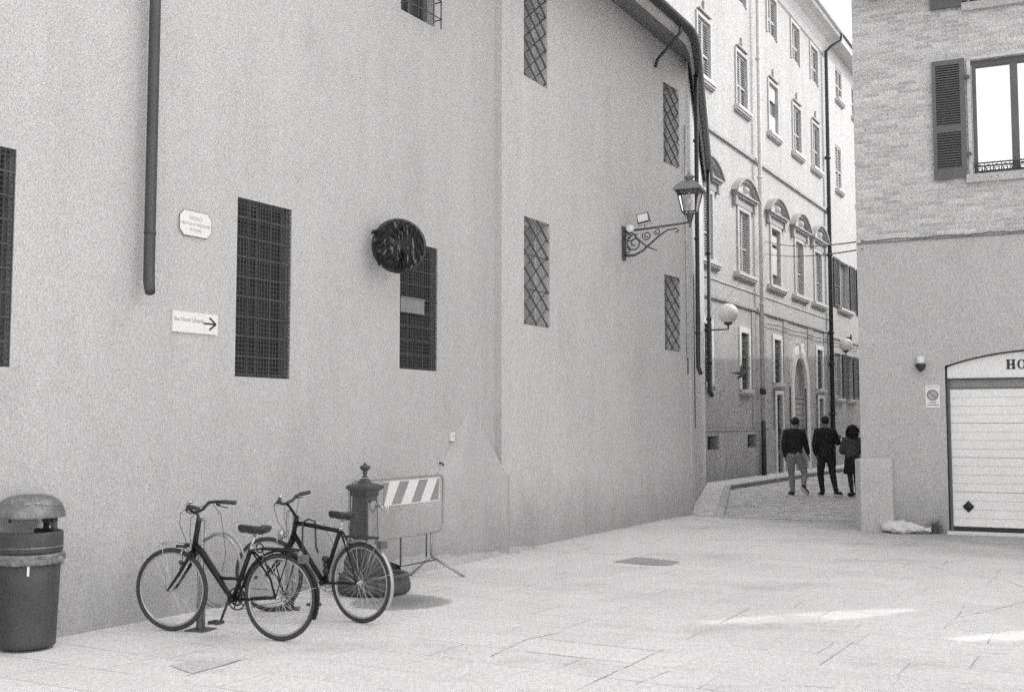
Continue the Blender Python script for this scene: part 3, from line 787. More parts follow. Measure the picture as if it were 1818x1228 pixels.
mb.build('rendered_wall', M['plasterR'], RB, fix=False)
mb = MB()
a_, b_ = F6(0, 0), F6(0, 0, -11)
for a, b in ((F6(-.07, 0), F6(-.07, 0, -9)), (F6(-.07, 0, -9), F6(UR, 0, -9)), (F6(UR, 0, -9), F6(UR, 0))): mb.add([a, b, b + Vector((0, 0, RH)), a + Vector((0, 0, RH))], [(0, 1, 2, 3)])
mb.build('side_wall', M['plasterR'], RB, fix=False)
m_ = MB(); m_.add([F6(0, RH, .5), F6(UR, RH, .5), F6(UR, RH + 1.6, -4.5), F6(0, RH + 1.6, -4.5), F6(0, RH, -9.5), F6(UR, RH, -9.5)], [(0, 1, 2, 3), (3, 2, 5, 4), (0, 3, 4), (1, 5, 2)]); m_.build('roof', basic('clay_roof', .25, .9), RB)
m_ = MB(); m_.fbox(F6, -.07, UR, 4.556, 4.569, -.02, .02); m_.build('string_course', M['joint'], RB)
# window with shutters
def rwindow(h, parent):
    m_ = MB(); m_.add([F6(h[0], h[2], -.13), F6(h[1], h[2], -.13), F6(h[1], h[3], -.13), F6(h[0], h[3], -.13)], [(0, 1, 2, 3)])
    p = m_.build('window', M['winglass'], parent, fix=False)
    m_ = MB(); t_ = .06; c = (h[0] + h[1]) / 2
    m_.fbox(F6, h[0] + .01, h[0] + .07, h[2], h[3], -.13, -.07); m_.fbox(F6, h[1] - .07, h[1] - .01, h[2], h[3], -.13, -.07)
    m_.fbox(F6, h[0] + .07, h[1] - .07, h[3] - .09, h[3] - .005, -.13, -.07); m_.fbox(F6, h[0] + .07, h[1] - .07, h[2], h[2] + .07, -.13, -.07)
    m_.fbox(F6, c - .055, c + .055, h[2] + .07, h[3] - .09, -.13, -.06)
    m_.build('frame', M['shutmid'], p)
    m_ = MB(); m_.fbox(F6, h[0] - .10, h[1] + .10, h[2] - .13, h[2] - .005, .002, .09); m_.build('sill', M['stone'], p)
    m_ = MB(); m_.fbox(F6, h[0] - .055, h[0] - .002, h[2] - .004, h[3] + .05, .002, .025); m_.fbox(F6, h[1] + .002, h[1] + .055, h[2] - .004, h[3] + .05, .002, .025); m_.fbox(F6, h[0] - .001, h[1] + .001, h[3] + .002, h[3] + .05, .002, .024); m_.build('surround', M['trim'], p)
    # low iron guard
    m_ = MB(); m_.fbox(F6, h[0], h[1], h[2] + .165, h[2] + .185, -.03, .0); m_.fbox(F6, h[0], h[1], h[2] + .01, h[2] + .03, -.03, .0)
    k = h[0] + .04
    while k < h[1] - .03:
        m_.tube([F6(k, h[2] + .02, -.015), F6(k, h[2] + .17, -.015)], .007, 5)
        m_.tube([F6(k + .055 + .035 * math.cos(a), h[2] + .098 + .05 * math.sin(a), -.015) for a in [j * math.pi / 5 for j in range(10)]], .007, 5, closed=True)
        k += .12
    m_.build('window_guard', M['iron'], p)
    for a, b in ((h[0] - .565, h[0] - .085), (h[1] + .085, h[1] + .565)):
        m_ = MB(); fr = F6; w0 = .035
        sw = b - a
        m_.fbox(fr, a, a + .055, h[2] - .04, h[3] + .03, w0, w0 + .04); m_.fbox(fr, b - .075, b, h[2] - .04, h[3] + .03, w0, w0 + .04)
        zl, zh = h[2] - .04, h[3] + .03
        for q0, q1 in ((zl, zl + .16), (zh - .08, zh), (h[2] + .69, h[2] + .80)): m_.fbox(fr, a + .055, b - .075, q0, q1, w0 + .002, w0 + .038)
        for q0, q1, n in ((zl + .16, h[2] + .69, 14), (h[2] + .80, zh - .08, 25)):
            st = (q1 - q0) / n
            for i in range(n):
                z = q0 + st * (i + .1)
                m_.hexa([fr(a + .055, z, w0 + .036), fr(b - .075, z, w0 + .036), fr(b - .075, z + st * .55, w0 + .004), fr(a + .055, z + st * .55, w0 + .004),
                         fr(a + .055, z + .011, w0 + .038), fr(b - .075, z + .011, w0 + .038), fr(b - .075, z + st * .55 + .011, w0 + .008), fr(a + .055, z + st * .55 + .011, w0 + .008)])
        s_ = m_.build('shutter', M['shutmid'], p)
        m_ = MB(); m_.fbox(fr, a + .05, b - .07, zl + .15, zh - .07, .018, .028); m_.build('shutter_backing', M['shutdark'], s_)
        m_ = MB()
        for z in (h[2] + .3, h[3] - .3): m_.fbox(fr, b - .01, b + .07, z, z + .05, .05, .085)
        m_.build('hinge', M['iron'], s_)
rwindow(hW, RB); rwindow(hU, RB); rwindow((6.0, 7.2, 5.52, 7.33, .16), RB)
# vertical brick arches over windows (soldier course)
for h in (hW, hU):
    m_ = MB(); n = 16
    for i in range(n):
        t = i / (n - 1); u = h[0] - .1 + (h[1] - h[0] + .2) * t; lean = (t - .5) * .25
        z0_ = h[3] + .07 + .05 * math.sin(math.pi * t)
        m_.prism([F6(u - .028, z0_, .006), F6(u + .028, z0_, .006), F6(u + .03 + lean * .25, z0_ + .27, .006), F6(u - .03 + lean * .25, z0_ + .27, .006)],
                 [F6(u - .028, z0_, -.01), F6(u + .028, z0_, -.01), F6(u + .03 + lean * .25, z0_ + .27, -.01), F6(u - .03 + lean * .25, z0_ + .27, -.01)])
    m_.build('brick_arch', M['brick'], RB)
# garage
GZ = 2.21
m_ = MB()
nb = 16; z = .10
edges = [.10 + (GZ - .10) * i / nb for i in range(nb + 1)]
for i in range(nb):
    gap = .009 if i % 4 == 0 else .004
    m_.fbox(F6, hG0 + .06, hG1 - .06, edges[i] + gap, edges[i + 1], -.135, -.12 if i % 4 else -.118)
gd = m_.build('garage_door', M['garage'], RB)
m_ = MB(); m_.fbox(F6, hG0 + .05, hG1 - .05, .06, GZ + .01, -.155, -.137); m_.build('door_backing', M['concrete'], gd)
m_ = MB(); c_ = F6(1.485, .41, -.112)
for w0_ in (0,):
    q = [F6(1.485, .32, -.105), F6(1.57, .41, -.105), F6(1.485, .50, -.105), F6(1.40, .41, -.105)]
    m_.prism(q, [p_ - Vector((N6[0], N6[1], 0)) * .012 for p_ in q])
    m_.lathe(F6(1.485, .41, -.105), [(.062, -.006), (.062, .004)], 16, axis=Matrix.Rotation(R(-25), 3, 'Z') @ Matrix.Rotation(R(90), 3, 'X'))
m_.build('lock_plate', M['ink'], gd)
m_ = MB(); m_.fbox(F6, hG0 + .06, hG1 - .06, .035, .098, -.15, -.115); m_.build('rubber_seal', M['ink'], gd)
m_ = MB(); m_.fbox(F6, hG0 + .01, hG0 + .06, .03, GS - .02, -.16, -.10); m_.fbox(F6, hG1 - .06, hG1 - .01, .03, GS - .02, -.16, -.10)
m_.fbox(F6, hG0 + .06, hG1 - .06, GZ + .006, GZ + .024, -.16, -.105)
m_.build('door_frame', M['mesh'], gd)
m_ = MB(); m_.fbox(F6, hG0 + .06, hG1 - .06, GZ + .025, GZ + .155, -.155, -.13); m_.build('lintel_board', M['refl'], gd)
m_ = MB(); q = [(hG0 + .03, GZ + .16)] + [(max(min(u, hG1 - .03), hG0 + .03), z - .02) for u, z in ga] + [(hG1 - .03, GZ + .16)]
m_.prism([F6(u, z, -.075) for u, z in q], [F6(u, z, -.12) for u, z in q])
pn = m_.build('arch_panel', M['garage'], RB)
m_ = MB(); m_.fbox(F6, hG0 + .03, hG1 - .03, GZ + .150, GZ + .166, -.12, -.055); m_.build('panel_rail', M['ink'], pn)
m_ = MB(); m_.tube([F6(u, z - .010, -.05) for u, z in ga], .012, 6); m_.tube([F6(hG0 + .012, 2.55, -.05), F6(hG0 + .012, .05, -.06)], .009, 6); m_.build('dark_edging', M['ink'], pn)
# serif letters HOTEL
m_ = MB(); LH = .145; u = 2.075; zb = 2.505
def lb(u0, u1, z0, z1): m_.fbox(F6, u + u0, u + u1, zb + z0, zb + z1, -.073, -.066)
st = .036
lb(.012, .012 + st, 0, LH); lb(.085, .085 + st, 0, LH); lb(.012 + st, .085, .064, .08)
for a in (0, .073):
    lb(a, a + .06, -.001, .012); lb(a, a + .06, LH - .012, LH + .001)
u += .155
n = 20; pts = [(math.cos(2 * math.pi * i / n), math.sin(2 * math.pi * i / n)) for i in range(n)]
for i in range(n):
    j = (i + 1) % n
    q = [(u + .06 + .06 * pts[i][0], zb + .0725 + .0745 * pts[i][1]), (u + .06 + .06 * pts[j][0], zb + .0725 + .0745 * pts[j][1]), (u + .06 + .03 * pts[j][0], zb + .0725 + .062 * pts[j][1]), (u + .06 + .03 * pts[i][0], zb + .0725 + .062 * pts[i][1])]
    m_.prism([F6(a, b, -.066) for a, b in q], [F6(a, b, -.073) for a, b in q])
u += .14
lb(.04, .04 + st, 0, LH); lb(0, .115, LH - .014, LH); lb(0, .012, LH - .045, LH - .014); lb(.103, .115, LH - .045, LH - .014); lb(.025, .09, -.001, .012)
u += .135
lb(.012, .012 + st, 0, LH); lb(.0, .10, -.001, .013); lb(.0, .10, LH - .013, LH + .001); lb(.048, .085, .066, .079)
u += .13
lb(.012, .012 + st, 0, LH); lb(.0, .10, -.001, .013); lb(0, .06, LH - .012, LH + .001); lb(.09, .10, .013, .05)
m_.build('lettering', M['ink'], pn)
m_ = MB(); m_.fbox(F6, 2.33, 2.95, 2.77, 2.81, .002, .05); m_.build('bracket_strip', M['concrete'], RB)
m_ = MB(); m_.fbox(F6, hG0 - .02, hG1 + .02, 0, .034, -.16, .14); m_.build('threshold', M['trimlight'], RB)

# street-side row behind the brick corner and the added sun blocker (they shade the place)
RS = thing('street_row', (14, 34, 0), 'plastered row hidden behind the brick corner house', 'building')
q0 = F6(.55, 0, -9.2); dS = Vector((.44, .898, 0)); nS = Vector((.898, -.44, 0))
mb = MB(); a = q0; b = q0 + dS * 32; c = b + nS * 9; d = a + nS * 9; hS = 9.8
mb.hexa([a, d, c, b] + [p_ + Vector((0, 0, hS)) for p_ in (a, d, c, b)]); mb.build('wall', M['cream'], RS)
m_ = MB(); up = Vector((0, 0, hS)); o_ = Vector((0, 0, 0))
m_.add([a - nS * .5 + up, b - nS * .5 + up, b + nS * 4.5 + up + Vector((0, 0, 1.6)), a + nS * 4.5 + up + Vector((0, 0, 1.6)), c + nS * .5 + up, d + nS * .5 + up], [(0, 1, 2, 3), (3, 2, 4, 5), (0, 3, 5), (1, 4, 2)]); m_.build('roof', basic('row_roof', .25, .9), RS)

# unseen wall added to block the sun; its shaped gaps cast the two streaks
EB = thing('sun_blocker', (13, 8, 0), 'unseen wall added outside the frame to block the sun, pierced for two streaks', 'building')
hd = Vector((SUN_AZ[0], SUN_AZ[1], 0)).normalized(); side = Vector((-hd.y, hd.x, 0))
tanE = math.tan(R(SUN_EL))
Dq = 9.0
s1c = Vector((2.62, 9.80, 0)); s2c = Vector((4.55, 9.10, 0))
base = s1c + hd * Dq
FE = lambda u, z, w_=0: base + side * u + hd * w_ + Vector((0, 0, z))
def hole_for(c, length, width):
    rel = c - base; t = -rel.dot(hd); u = rel.dot(side)
    z1 = (t + length / 2) * tanE; z0 = (t - length / 2) * tanE
    return (u - width / 2, u + width / 2, z0, z1, .0)
h1 = hole_for(s1c, 2.1, .42); h2 = hole_for(s2c, 2.4, .42)
def lens(h, n=7):
    a, b, c, e, d_ = h; out = []
    for i in range(n):
        t = (i + .5) / n; wd = (b - a) * (.25 + .75 * math.sin(math.pi * t)); m0 = (a + b) / 2 + .04 * math.cos(t * 5)
        out.append((m0 - wd / 2, m0 + wd / 2, c + (e - c) * i / n, c + (e - c) * (i + 1) / n, 0))
    return out
mb = MB(); wall(mb, FE, -8, 11, 0, 17.6, lens(h1) + lens(h2)); mb.build('wall', M['cream'], EB, fix=False)

# ================================================================== sidewalk and kerb
SW = .12
m_ = MB()
ka = gp(1297, 861, SW); kb = gp(1287, 904, SW)
L5 = lambda u: F5(u, 0)
wk = 1.35
k_far = F5(30, SW, wk)
# kerb corner line: parallel to palazzo until ka, then back along W4
inner = [F4(-.0, SW), F4(L4, SW), F5(0.0, SW, 0), F5(30, SW, 0)]
kc = ka
ob = Vector((kb.x, kb.y, SW))
p_near_in = F4(-.05, 0.006); p_near_out = gp(1284, 917, .006)
q = [F4(1.0, SW), F5(-.1, SW, .03), F5(30, SW, .03), F5(30, SW, (kc - F5(0, 0)).to_3d().dot(Vector((N5[0], N5[1], 0)))), kc, ob]
m_.add([q[0], q[1], q[2], q[3], q[4], q[5]], [(0, 5, 4, 1), (1, 4, 3, 2)])
m_.add([p_near_in, p_near_out, q[5], q[0]], [(0, 1, 2, 3)])
tag(m_.build('sidewalk', M['walk'], fix=False), kind='structure')
m_ = MB()
def kerb(a, b, w_, n_):
    n3 = Vector((n_[0], n_[1], 0))
    za = Vector((0, 0, .004))
    m_.hexa([Vector((a.x, a.y, 0)), Vector((b.x, b.y, 0)), Vector((b.x, b.y, 0)) - n3 * w_, Vector((a.x, a.y, 0)) - n3 * w_, a + za, b + za, b - n3 * w_ + za, a - n3 * w_ + za])
kerb(kc, q[3], .14, N5)
dk = (kc - ob).normalized(); kerb(ob, kc, .16, (dk.y, -dk.x))
kerb(p_near_out, ob, .16, (dk.y, -dk.x))
tag(m_.build('kerb', M['stone']), kind='structure')

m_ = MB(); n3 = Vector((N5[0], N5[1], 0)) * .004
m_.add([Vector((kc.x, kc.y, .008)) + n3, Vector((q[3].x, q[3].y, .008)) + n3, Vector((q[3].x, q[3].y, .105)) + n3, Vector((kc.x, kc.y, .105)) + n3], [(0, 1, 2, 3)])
tag(m_.build('kerb_face_shade', M['joint'], fix=False), kind='structure')  # shade on the kerb face, painted as a thin dark strip
# ground details
def sheet(name, pts, mat, z=.004, kind='structure'):
    m_ = MB(); m_.add([(p_.x, p_.y, z) for p_ in pts], [tuple(range(len(pts)))]); return tag(m_.build(name, mat, fix=False), kind=kind)
sheet('asphalt_patch', [gp(*p_) for p_ in ((1088, 997), (1128, 989), (1150, 990), (1208, 997), (1188, 1004), (1150, 1003))], M['patch'])
sheet('worn_paving_patch', [gp(*p_) for p_ in ((300, 1181), (350, 1172), (392, 1174), (430, 1171), (408, 1178), (360, 1190), (342, 1196), (330, 1192))], M['patch_light'])
def blob(cx, cy, rx, ry, n=26, jit=.12, rot=0):
    out = []
    for i in range(n):
        a = 2 * math.pi * i / n; r = 1 + random.uniform(-jit, jit)
        x, y = rx * r * math.cos(a), ry * r * math.sin(a)
        out.append(Vector((cx + x * math.cos(rot) - y * math.sin(rot), cy + x * math.sin(rot) + y * math.cos(rot), 0)))
    return out
def soft_blob(cx, cy, rx, ry, ph, n=72):
    return [Vector((cx + rx * (1 + .07 * math.sin(3 * a + ph) + .04 * math.sin(7 * a + 2 * ph) + .015 * math.sin(19 * a)) * math.cos(a), cy + ry * (1 + .06 * math.sin(4 * a + ph) + .03 * math.sin(9 * a)) * math.sin(a), 0)) for a in [2 * math.pi * i / n for i in range(n)]]
m_ = MB(); m_.add([p_ + Vector((0, 0, .004)) for p_ in soft_blob(-1.06, 10.58, .62, .56, 1.0)], [tuple(range(72))])
tag(m_.build('damp_stain', M['wet'], loc=(-1.06, 10.58, .004), fix=False), kind='structure')
# cracks / open joints drawn as thin earth-filled gaps
m_ = MB()
def crack(px, w_=.009, n=5):
    P_ = []
    for i in range(len(px) - 1):
        a, b = gp(*px[i]), gp(*px[i + 1])
        for k in range(n):
            t = k / n; p_ = a.lerp(b, t); P_.append(p_ + Vector((random.uniform(-.004, .004), random.uniform(-.004, .004), 0)))
    P_.append(gp(*px[-1]))
    for i in range(len(P_) - 1):
        a, b = P_[i], P_[i + 1]; d_ = (b - a).normalized(); n_ = Vector((-d_.y, d_.x, 0)); wa = w_ * random.uniform(.3, 1); wb = w_ * random.uniform(.3, 1)
        z = Vector((0, 0, .004))
        m_.add([a - n_ * wa / 2 + z, b - n_ * wb / 2 + z, b + n_ * wb / 2 + z, a + n_ * wa / 2 + z], [(0, 1, 2, 3)])
for c_ in ([(1500, 998), (1560, 996), (1640, 1004), (1720, 1018), (1790, 1032), (1818, 1042)], [(1700, 1095), (1760, 1083), (1818, 1068), (1860, 1060)], [(931, 1156), (1120, 1177)], [(985, 1136), (1164, 1155)],
           [(1058, 1208), (1120, 1180), (1178, 1152)], [(1130, 1214), (1190, 1190)], [(937, 973), (1010, 980)], [(1010, 980), (1045, 974)], [(815, 1055), (893, 1065)], [(1345, 1000), (1425, 1008)], [(1455, 1181), (1516, 1139)],
           [(1297, 1145), (1367, 1153)], [(1230, 1045), (1285, 1052)], [(1575, 972), (1610, 962), (1590, 955), (1560, 948)], [(330, 1200), (400, 1180), (432, 1170)], [(870, 1165), (935, 1135), (1005, 1120)], [(1280, 1105), (1330, 1080)], [(1410, 1216), (1480, 1221)], [(1732, 1158), (1790, 1160)], [(860, 1025), (885, 1028)], [(985, 1020), (1010, 1014)]): crack(c_)
tag(m_.build('paving_cracks', M['joint2'], fix=False), kind='structure')
# plaster crumbs at the foot of the left wall
m_ = MB()
for i in range(170):
    u = random.uniform(4.2, 6.9); w_ = abs(random.gauss(0, .09)) + .01; s_ = random.uniform(.006, .022)
    fr, uu = (F1, u) if u < 6.08 else (F2, u - 6.08)
    m_.ell(fr(uu, s_ * .4, w_), (s_, s_ * random.uniform(.5, 1), s_ * .5), Matrix.Rotation(random.uniform(0, 3), 3, 'Z'), 6, 4)
tag(m_.build('plaster_rubble', M['trim']), 'crumbs of fallen plaster scattered along the foot of the grey wall', 'rubble', kind='stuff')
# low footing/step at the base of the wall behind the barrier
m_ = MB()
n = 22; prev = None
pf = []
for i in range(n + 1):
    u = 3.55 + (6.75 - 3.55) * i / n; t = i / n
    fr, uu = (F1, u) if u < 6.08 else (F2, u - 6.08)
    hgt = (.16 * (1 - t) ** .7 + .03) * random.uniform(.75, 1.1); wd = (.26 * (1 - t * .6)) * random.uniform(.85, 1.1)
    pf.append((fr(uu, 0, wd), fr(uu, hgt * .7, wd * .8), fr(uu, hgt, .003)))
for a, b in zip(pf[:-1], pf[1:]):
    m_.add([a[0], b[0], b[1], a[1]], [(0, 1, 2, 3)]); m_.add([a[1], b[1], b[2], a[2]], [(0, 1, 2, 3)])
m_.build('crumbling_footing', M['stone'], LB, fix=False)
# ================================================================== SMALL THINGS ON THE WALLS
def text_mesh(body, size, xf, m, parent, name='lettering', align='CENTER', extr=.0015, bold=0.0):
    cu = bpy.data.curves.new(name, 'FONT'); cu.body = body; cu.size = size; cu.align_x = align; cu.align_y = 'CENTER'; cu.extrude = extr; cu.offset = bold
    cu.resolution_u = 3
    o = bpy.data.objects.new('tmp', cu); COL.objects.link(o)
    dg = bpy.context.evaluated_depsgraph_get(); me = bpy.data.meshes.new_from_object(o.evaluated_get(dg))
    bpy.data.objects.remove(o)
    base = wl(parent)
    for v in me.vertices: v.co = xf(v.co) - base
    me.materials.clear(); me.materials.append(m)
    q = bpy.data.objects.new(name, me); COL.objects.link(q); q.parent = parent; ROOT[q.name] = base
    return q
def on(fr, u, z, w=0):
    return lambda co: fr(u + co.x, z + co.y, w + co.z)

# street-name plaque, octagonal enamel
c_u, c_z = .683, 3.462
pl_ = thing('street_name_plaque', F1(c_u, c_z, 0), 'white enamel street-name plaque with cut corners, above the hotel arrow sign', 'plaque')
hw_, hh_, cc_ = .187, .112, .05
oc = [(-hw_ + cc_, -hh_), (hw_ - cc_, -hh_), (hw_, -hh_ + cc_), (hw_, hh_ - cc_), (hw_ - cc_, hh_), (-hw_ + cc_, hh_), (-hw_, hh_ - cc_), (-hw_, -hh_ + cc_)]
m_ = MB(); m_.prism([F1(c_u + a, c_z + b, .018) for a, b in oc], [F1(c_u + a, c_z + b, .002) for a, b in oc]); m_.build('plate', M['white'], pl_)
m_ = MB(); m_.tube([F1(c_u + a * 1.0, c_z + b * 1.0, .014) for a, b in oc], .0045, 5, closed=True); m_.build('rim', M['iron'], pl_)
for s_, sz, dz_ in (('VICOLO', .042, .048), ('NICCOLO MAZZONI', .036, -.006), ('PITTORE', .036, -.058)):
    text_mesh(s_, sz, on(F1, c_u, c_z + dz_, .0195), M['grey_ink'], pl_)
# hotel direction sign
hs = thing('hotel_direction_sign', F1(.705, 2.572, 0), 'white rectangular hotel sign with a black arrow pointing right', 'sign')
m_ = MB(); m_.fbox(F1, .437, .975, 2.477, 2.66, .002, .02); m_.build('plate', M['white'], hs)
text_mesh('Bw Hotel Libert\u00e0', .050, on(F1, .452, 2.590, .0215), M['grey_ink'], hs, align='LEFT', bold=.001)
m_ = MB()
for a, b in (((.80, 2.573), (.948, 2.573)), ((.87, 2.628), (.95, 2.573)), ((.87, 2.518), (.95, 2.573))):
    d_ = Vector((b[0] - a[0], b[1] - a[1])).normalized(); n_ = Vector((-d_.y, d_.x)) * .0075
    q = [(a[0] - n_.x, a[1] - n_.y), (b[0] - n_.x, b[1] - n_.y), (b[0] + n_.x, b[1] + n_.y), (a[0] + n_.x, a[1] + n_.y)]
    m_.prism([F1(x, z, .0235) for x, z in q], [F1(x, z, .021) for x, z in q])
m_.build('arrow', M['ink'], hs)
# doorbell box
bx_ = thing('doorbell_box', F1(4.88, 1.5, 0), 'small white plastic bell box on the grey wall, above the barrier', 'box')
m_ = MB(); m_.fbox(F1, 4.845, 4.915, 1.46, 1.57, .002, .035); m_.build('cover', M['white'], bx_)
m_ = MB(); m_.lathe(F1(4.88, 1.525, .036), [(.01, -.004), (.01, .004)], 10, axis=Matrix.Rotation(R(90), 3, 'Y')); m_.fbox(F1, 4.85, 4.91, 1.452, 1.459, .005, .03); m_.build('button', M['mesh'], bx_)
hk = MB(); hk.tube([F1(4.64, 1.20, 0), F1(4.64, 1.20, .05), F1(4.63, 1.17, .06)], .012, 6)
tag(hk.build('wall_hook', M['iron'], loc=F1(4.64, 1.18, 0)), 'small dark iron hook in the wall below the bell box', 'hook')

# bagged round mirror
cb_ = F1(3.34, 3.613, .34)
wm = thing('wrapped_mirror', F1(3.34, 3.6, 0), 'round traffic mirror wrapped in a shiny black plastic bag, beside the barred window', 'mirror')
dirv = (Vector((0, 0, EYE)) - cb_); dirv.z = 0; dirv.normalize()
dirv = (dirv + Vector((N1[0], N1[1], 0)) * .25).normalized()
sdv = Vector((-dirv.y, dirv.x, 0)); upv = Vector((0, 0, 1))
m_ = MB(); V = []; fs = []
nr, ns = 56, 150
def crease(x, k=1.6): return (abs((x % 1) * 2 - 1)) ** k
for i in range(nr + 1):
    t = i / nr; ang = math.pi * t
    for k in range(ns):
        a = 2 * math.pi * k / ns
        rad = .288 * math.sin(ang) ** .42 if 0 < t < 1 else 0
        if 2.5 < a < 5.0: rad *= 1 + .045 * math.sin((a - 2.5) / 2.5 * math.pi) + .012 * math.sin(a * 21)
        rad *= 1 + .006 * math.sin(a * 13)
        x, y = rad * math.cos(a), rad * math.sin(a); dep = -.075 * math.cos(ang)
        if t > .5:
            e_ = min(1, (t - .5) * 5)
            wr = 1 / (1 + math.exp(-(x + .01) * 40))
            right = crease(x * 9 + .9 * math.sin(y * 5 + 1) - y * 2.6, 1.2) * .036 + crease(x * 23 + y * 7, 1.2) * .012
            left = crease(y * 8 + 1.2 * math.sin(x * 17) + x * 9, 1.2) * .032 + crease(y * 21 - x * 15, 1.2) * .012
            dep += e_ * (wr * right + (1 - wr) * left) - .022 * math.exp(-(x / .02) ** 2) * e_
        V.append(cb_ + sdv * x + upv * y + dirv * dep)
for i in range(nr):
    for k in range(ns):
        k2 = (k + 1) % ns; fs.append((i * ns + k, i * ns + k2, (i + 1) * ns + k2, (i + 1) * ns + k))
m_.add(V, fs, True); bg_ = m_.build('plastic_bag', M['bag'], wm)
m_ = MB(); tc_ = cb_ + sdv * -.24 + upv * .14
m_.tube([tc_, tc_ + sdv * -.05 + upv * .0, tc_ + sdv * -.075 - upv * .03], [.03, .02, .004], 8); m_.tube([tc_ - upv * .30, tc_ - upv * .36 + sdv * .02, tc_ - upv * .37 + sdv * .09], [.012, .016, .006], 8)
m_.build('bag_tails', M['bag'], bg_)
m_ = MB(); m_.tube([cb_ + sdv * (.292 * math.cos(2 * math.pi * k / 40)) + upv * (.292 * math.sin(2 * math.pi * k / 40)) - dirv * .03 for k in range(40)], .014, 8, closed=True)
m_.build('mirror_rim', M['metal_dark'], wm)
m_ = MB(); m_.tube([cb_ - dirv * .05, F1(3.38, 3.61, .12), F1(3.38, 3.61, .0)], .022, 8); m_.fbox(F1, 3.32, 3.44, 3.53, 3.69, .001, .012); m_.build('wall_arm', M['galv'], wm)

# wrought bracket lantern on the far part of the wall
lu, lz = 4.08, 4.83
BL = thing('bracket_lantern', F2(lu, 4.4, 0), 'iron bracket lantern with scrollwork arm and glazed head on the grey wall', 'street lamp')
FB2 = frame((F2(lu, 0).x, F2(lu, 0).y), N2, (-D2[0], -D2[1]))   # u runs out from the wall
m_ = MB(); m_.fbox(FB2, .0, .03, 4.36, 4.92, -.06, .06); m_.build('wall_plate', M['iron'], BL)
m_ = MB()
m_.tube([FB2(.02, 4.84), FB2(.4, 4.85), FB2(1.13, 4.89)], .018, 8)
def spiral(c, r0, r1, a0, turns, n=26):
    return [FB2(c[0] + (r0 + (r1 - r0) * i / n) * math.cos(a0 + turns * 2 * math.pi * i / n), c[1] + (r0 + (r1 - r0) * i / n) * math.sin(a0 + turns * 2 * math.pi * i / n)) for i in range(n + 1)]
m_.tube([FB2(.03, 4.45), FB2(.10, 4.43), FB2(.2, 4.43), FB2(.34, 4.49), FB2(.48, 4.60), FB2(.64, 4.72), FB2(.78, 4.80), FB2(.92, 4.81), FB2(.97, 4.78), FB2(.95, 4.75), FB2(.91, 4.76)], [.024, .024, .022, .02, .018, .016, .014, .012, .012, .012, .01], 6)
m_.tube(spiral((.20, 4.63), .15, .03, 1.2, 1.6), .013, 6)
m_.tube(spiral((.42, 4.74), .085, .02, 2.5, 1.5), .011, 6)
m_.tube(spiral((.60, 4.79), .06, .015, 3.0, 1.4), .009, 6)
m_.tube([FB2(.05, 4.82), FB2(.16, 4.80), FB2(.28, 4.68), FB2(.40, 4.57), FB2(.50, 4.52), FB2(.60, 4.48)], [.014, .015, .015, .014, .012, .008], 6)
m_.tube(spiral((.10, 4.74), .07, .015, -1, -1.3), .011, 6); m_.tube(spiral((.09, 4.52), .06, .015, 1, 1.2), .011, 6)
m_.build('scroll_arm', M['iron'], BL)
lc = FB2(1.16, 4.90)
rot4 = Matrix.Rotation(math.atan2(N2[1], N2[0]) + R(8), 3, 'Z')
def sq(r, z): return [lc + rot4 @ Vector((r * a, r * b, z)) for a, b in ((-1, -1), (1, -1), (1, 1), (-1, 1))]
m_ = MB(); m_.lathe(lc + Vector((0, 0, -.07)), [(.012, -.02), (.022, 0), (.012, .03), (.03, .06), (.045, .10), (.06, .16), (.075, .20), (.03, .21)], 12); m_.build('stem_cup', M['iron'], BL)
zb0, zb1 = .15, .50
rb0, rb1 = .105, .175
m_ = MB(); b0, b1 = sq(rb0, zb0), sq(rb1, zb1)
for i in range(4):
    m_.tube([b0[i], b1[i]], .011, 5); m_.tube([b0[i], b0[(i + 1) % 4]], .011, 5); m_.tube([b1[i], b1[(i + 1) % 4]], .013, 5)
m_.build('frame', M['metal_dark'], BL)
m_ = MB()
for i in range(4):
    j = (i + 1) % 4; m_.add([b0[i], b0[j], b1[j], b1[i]], [(0, 1, 2, 3)])
m_.build('glazing', M['lampglass'], BL, fix=False)
m_ = MB(); A_, B_, C_, D_ = sq(.225, .495), sq(.225, .515), sq(.16, .60), sq(.07, .66)
m_.hexa(A_ + B_); m_.hexa([p_ + Vector((0, 0, .001)) for p_ in B_] + C_); m_.hexa([p_ + Vector((0, 0, .001)) for p_ in C_] + D_)
m_.lathe(lc + Vector((0, 0, .66)), [(.06, 0), (.06, .05), (.085, .055), (.085, .07), (.03, .11), (.012, .15), (.004, .18)], 12)
m_.build('hood', basic('lantern_hood_paint', .24, .5, (40, .4), (5, .3)), BL)
m_ = MB(); m_.lathe(lc + Vector((0, 0, .36)), [(.02, .12), (.02, .05), (.045, .0), (.045, -.06), (.02, -.09)], 12); m_.build('bulb', M['globe'], BL)
m_ = MB(); m_.ell(FB2(.17, 4.86, .10), (.07, .055, .065)); wt = m_.build('junction_cap', M['white'], BL)
fl = thing('floodlight', FB2(.40, 4.87), 'small square floodlight clamped on top of the lantern arm', 'floodlight')
m_ = MB(); FBf = frame((FB2(.36, 0).x, FB2(.36, 0).y), (.95, -.28), (-.28, -.95))
fo = FBf
def tilt(u, z, w_=0): a = R(12); return fo(u * math.cos(a) - (z) * math.sin(a), 5.03 + u * math.sin(a) + z * math.cos(a), w_)
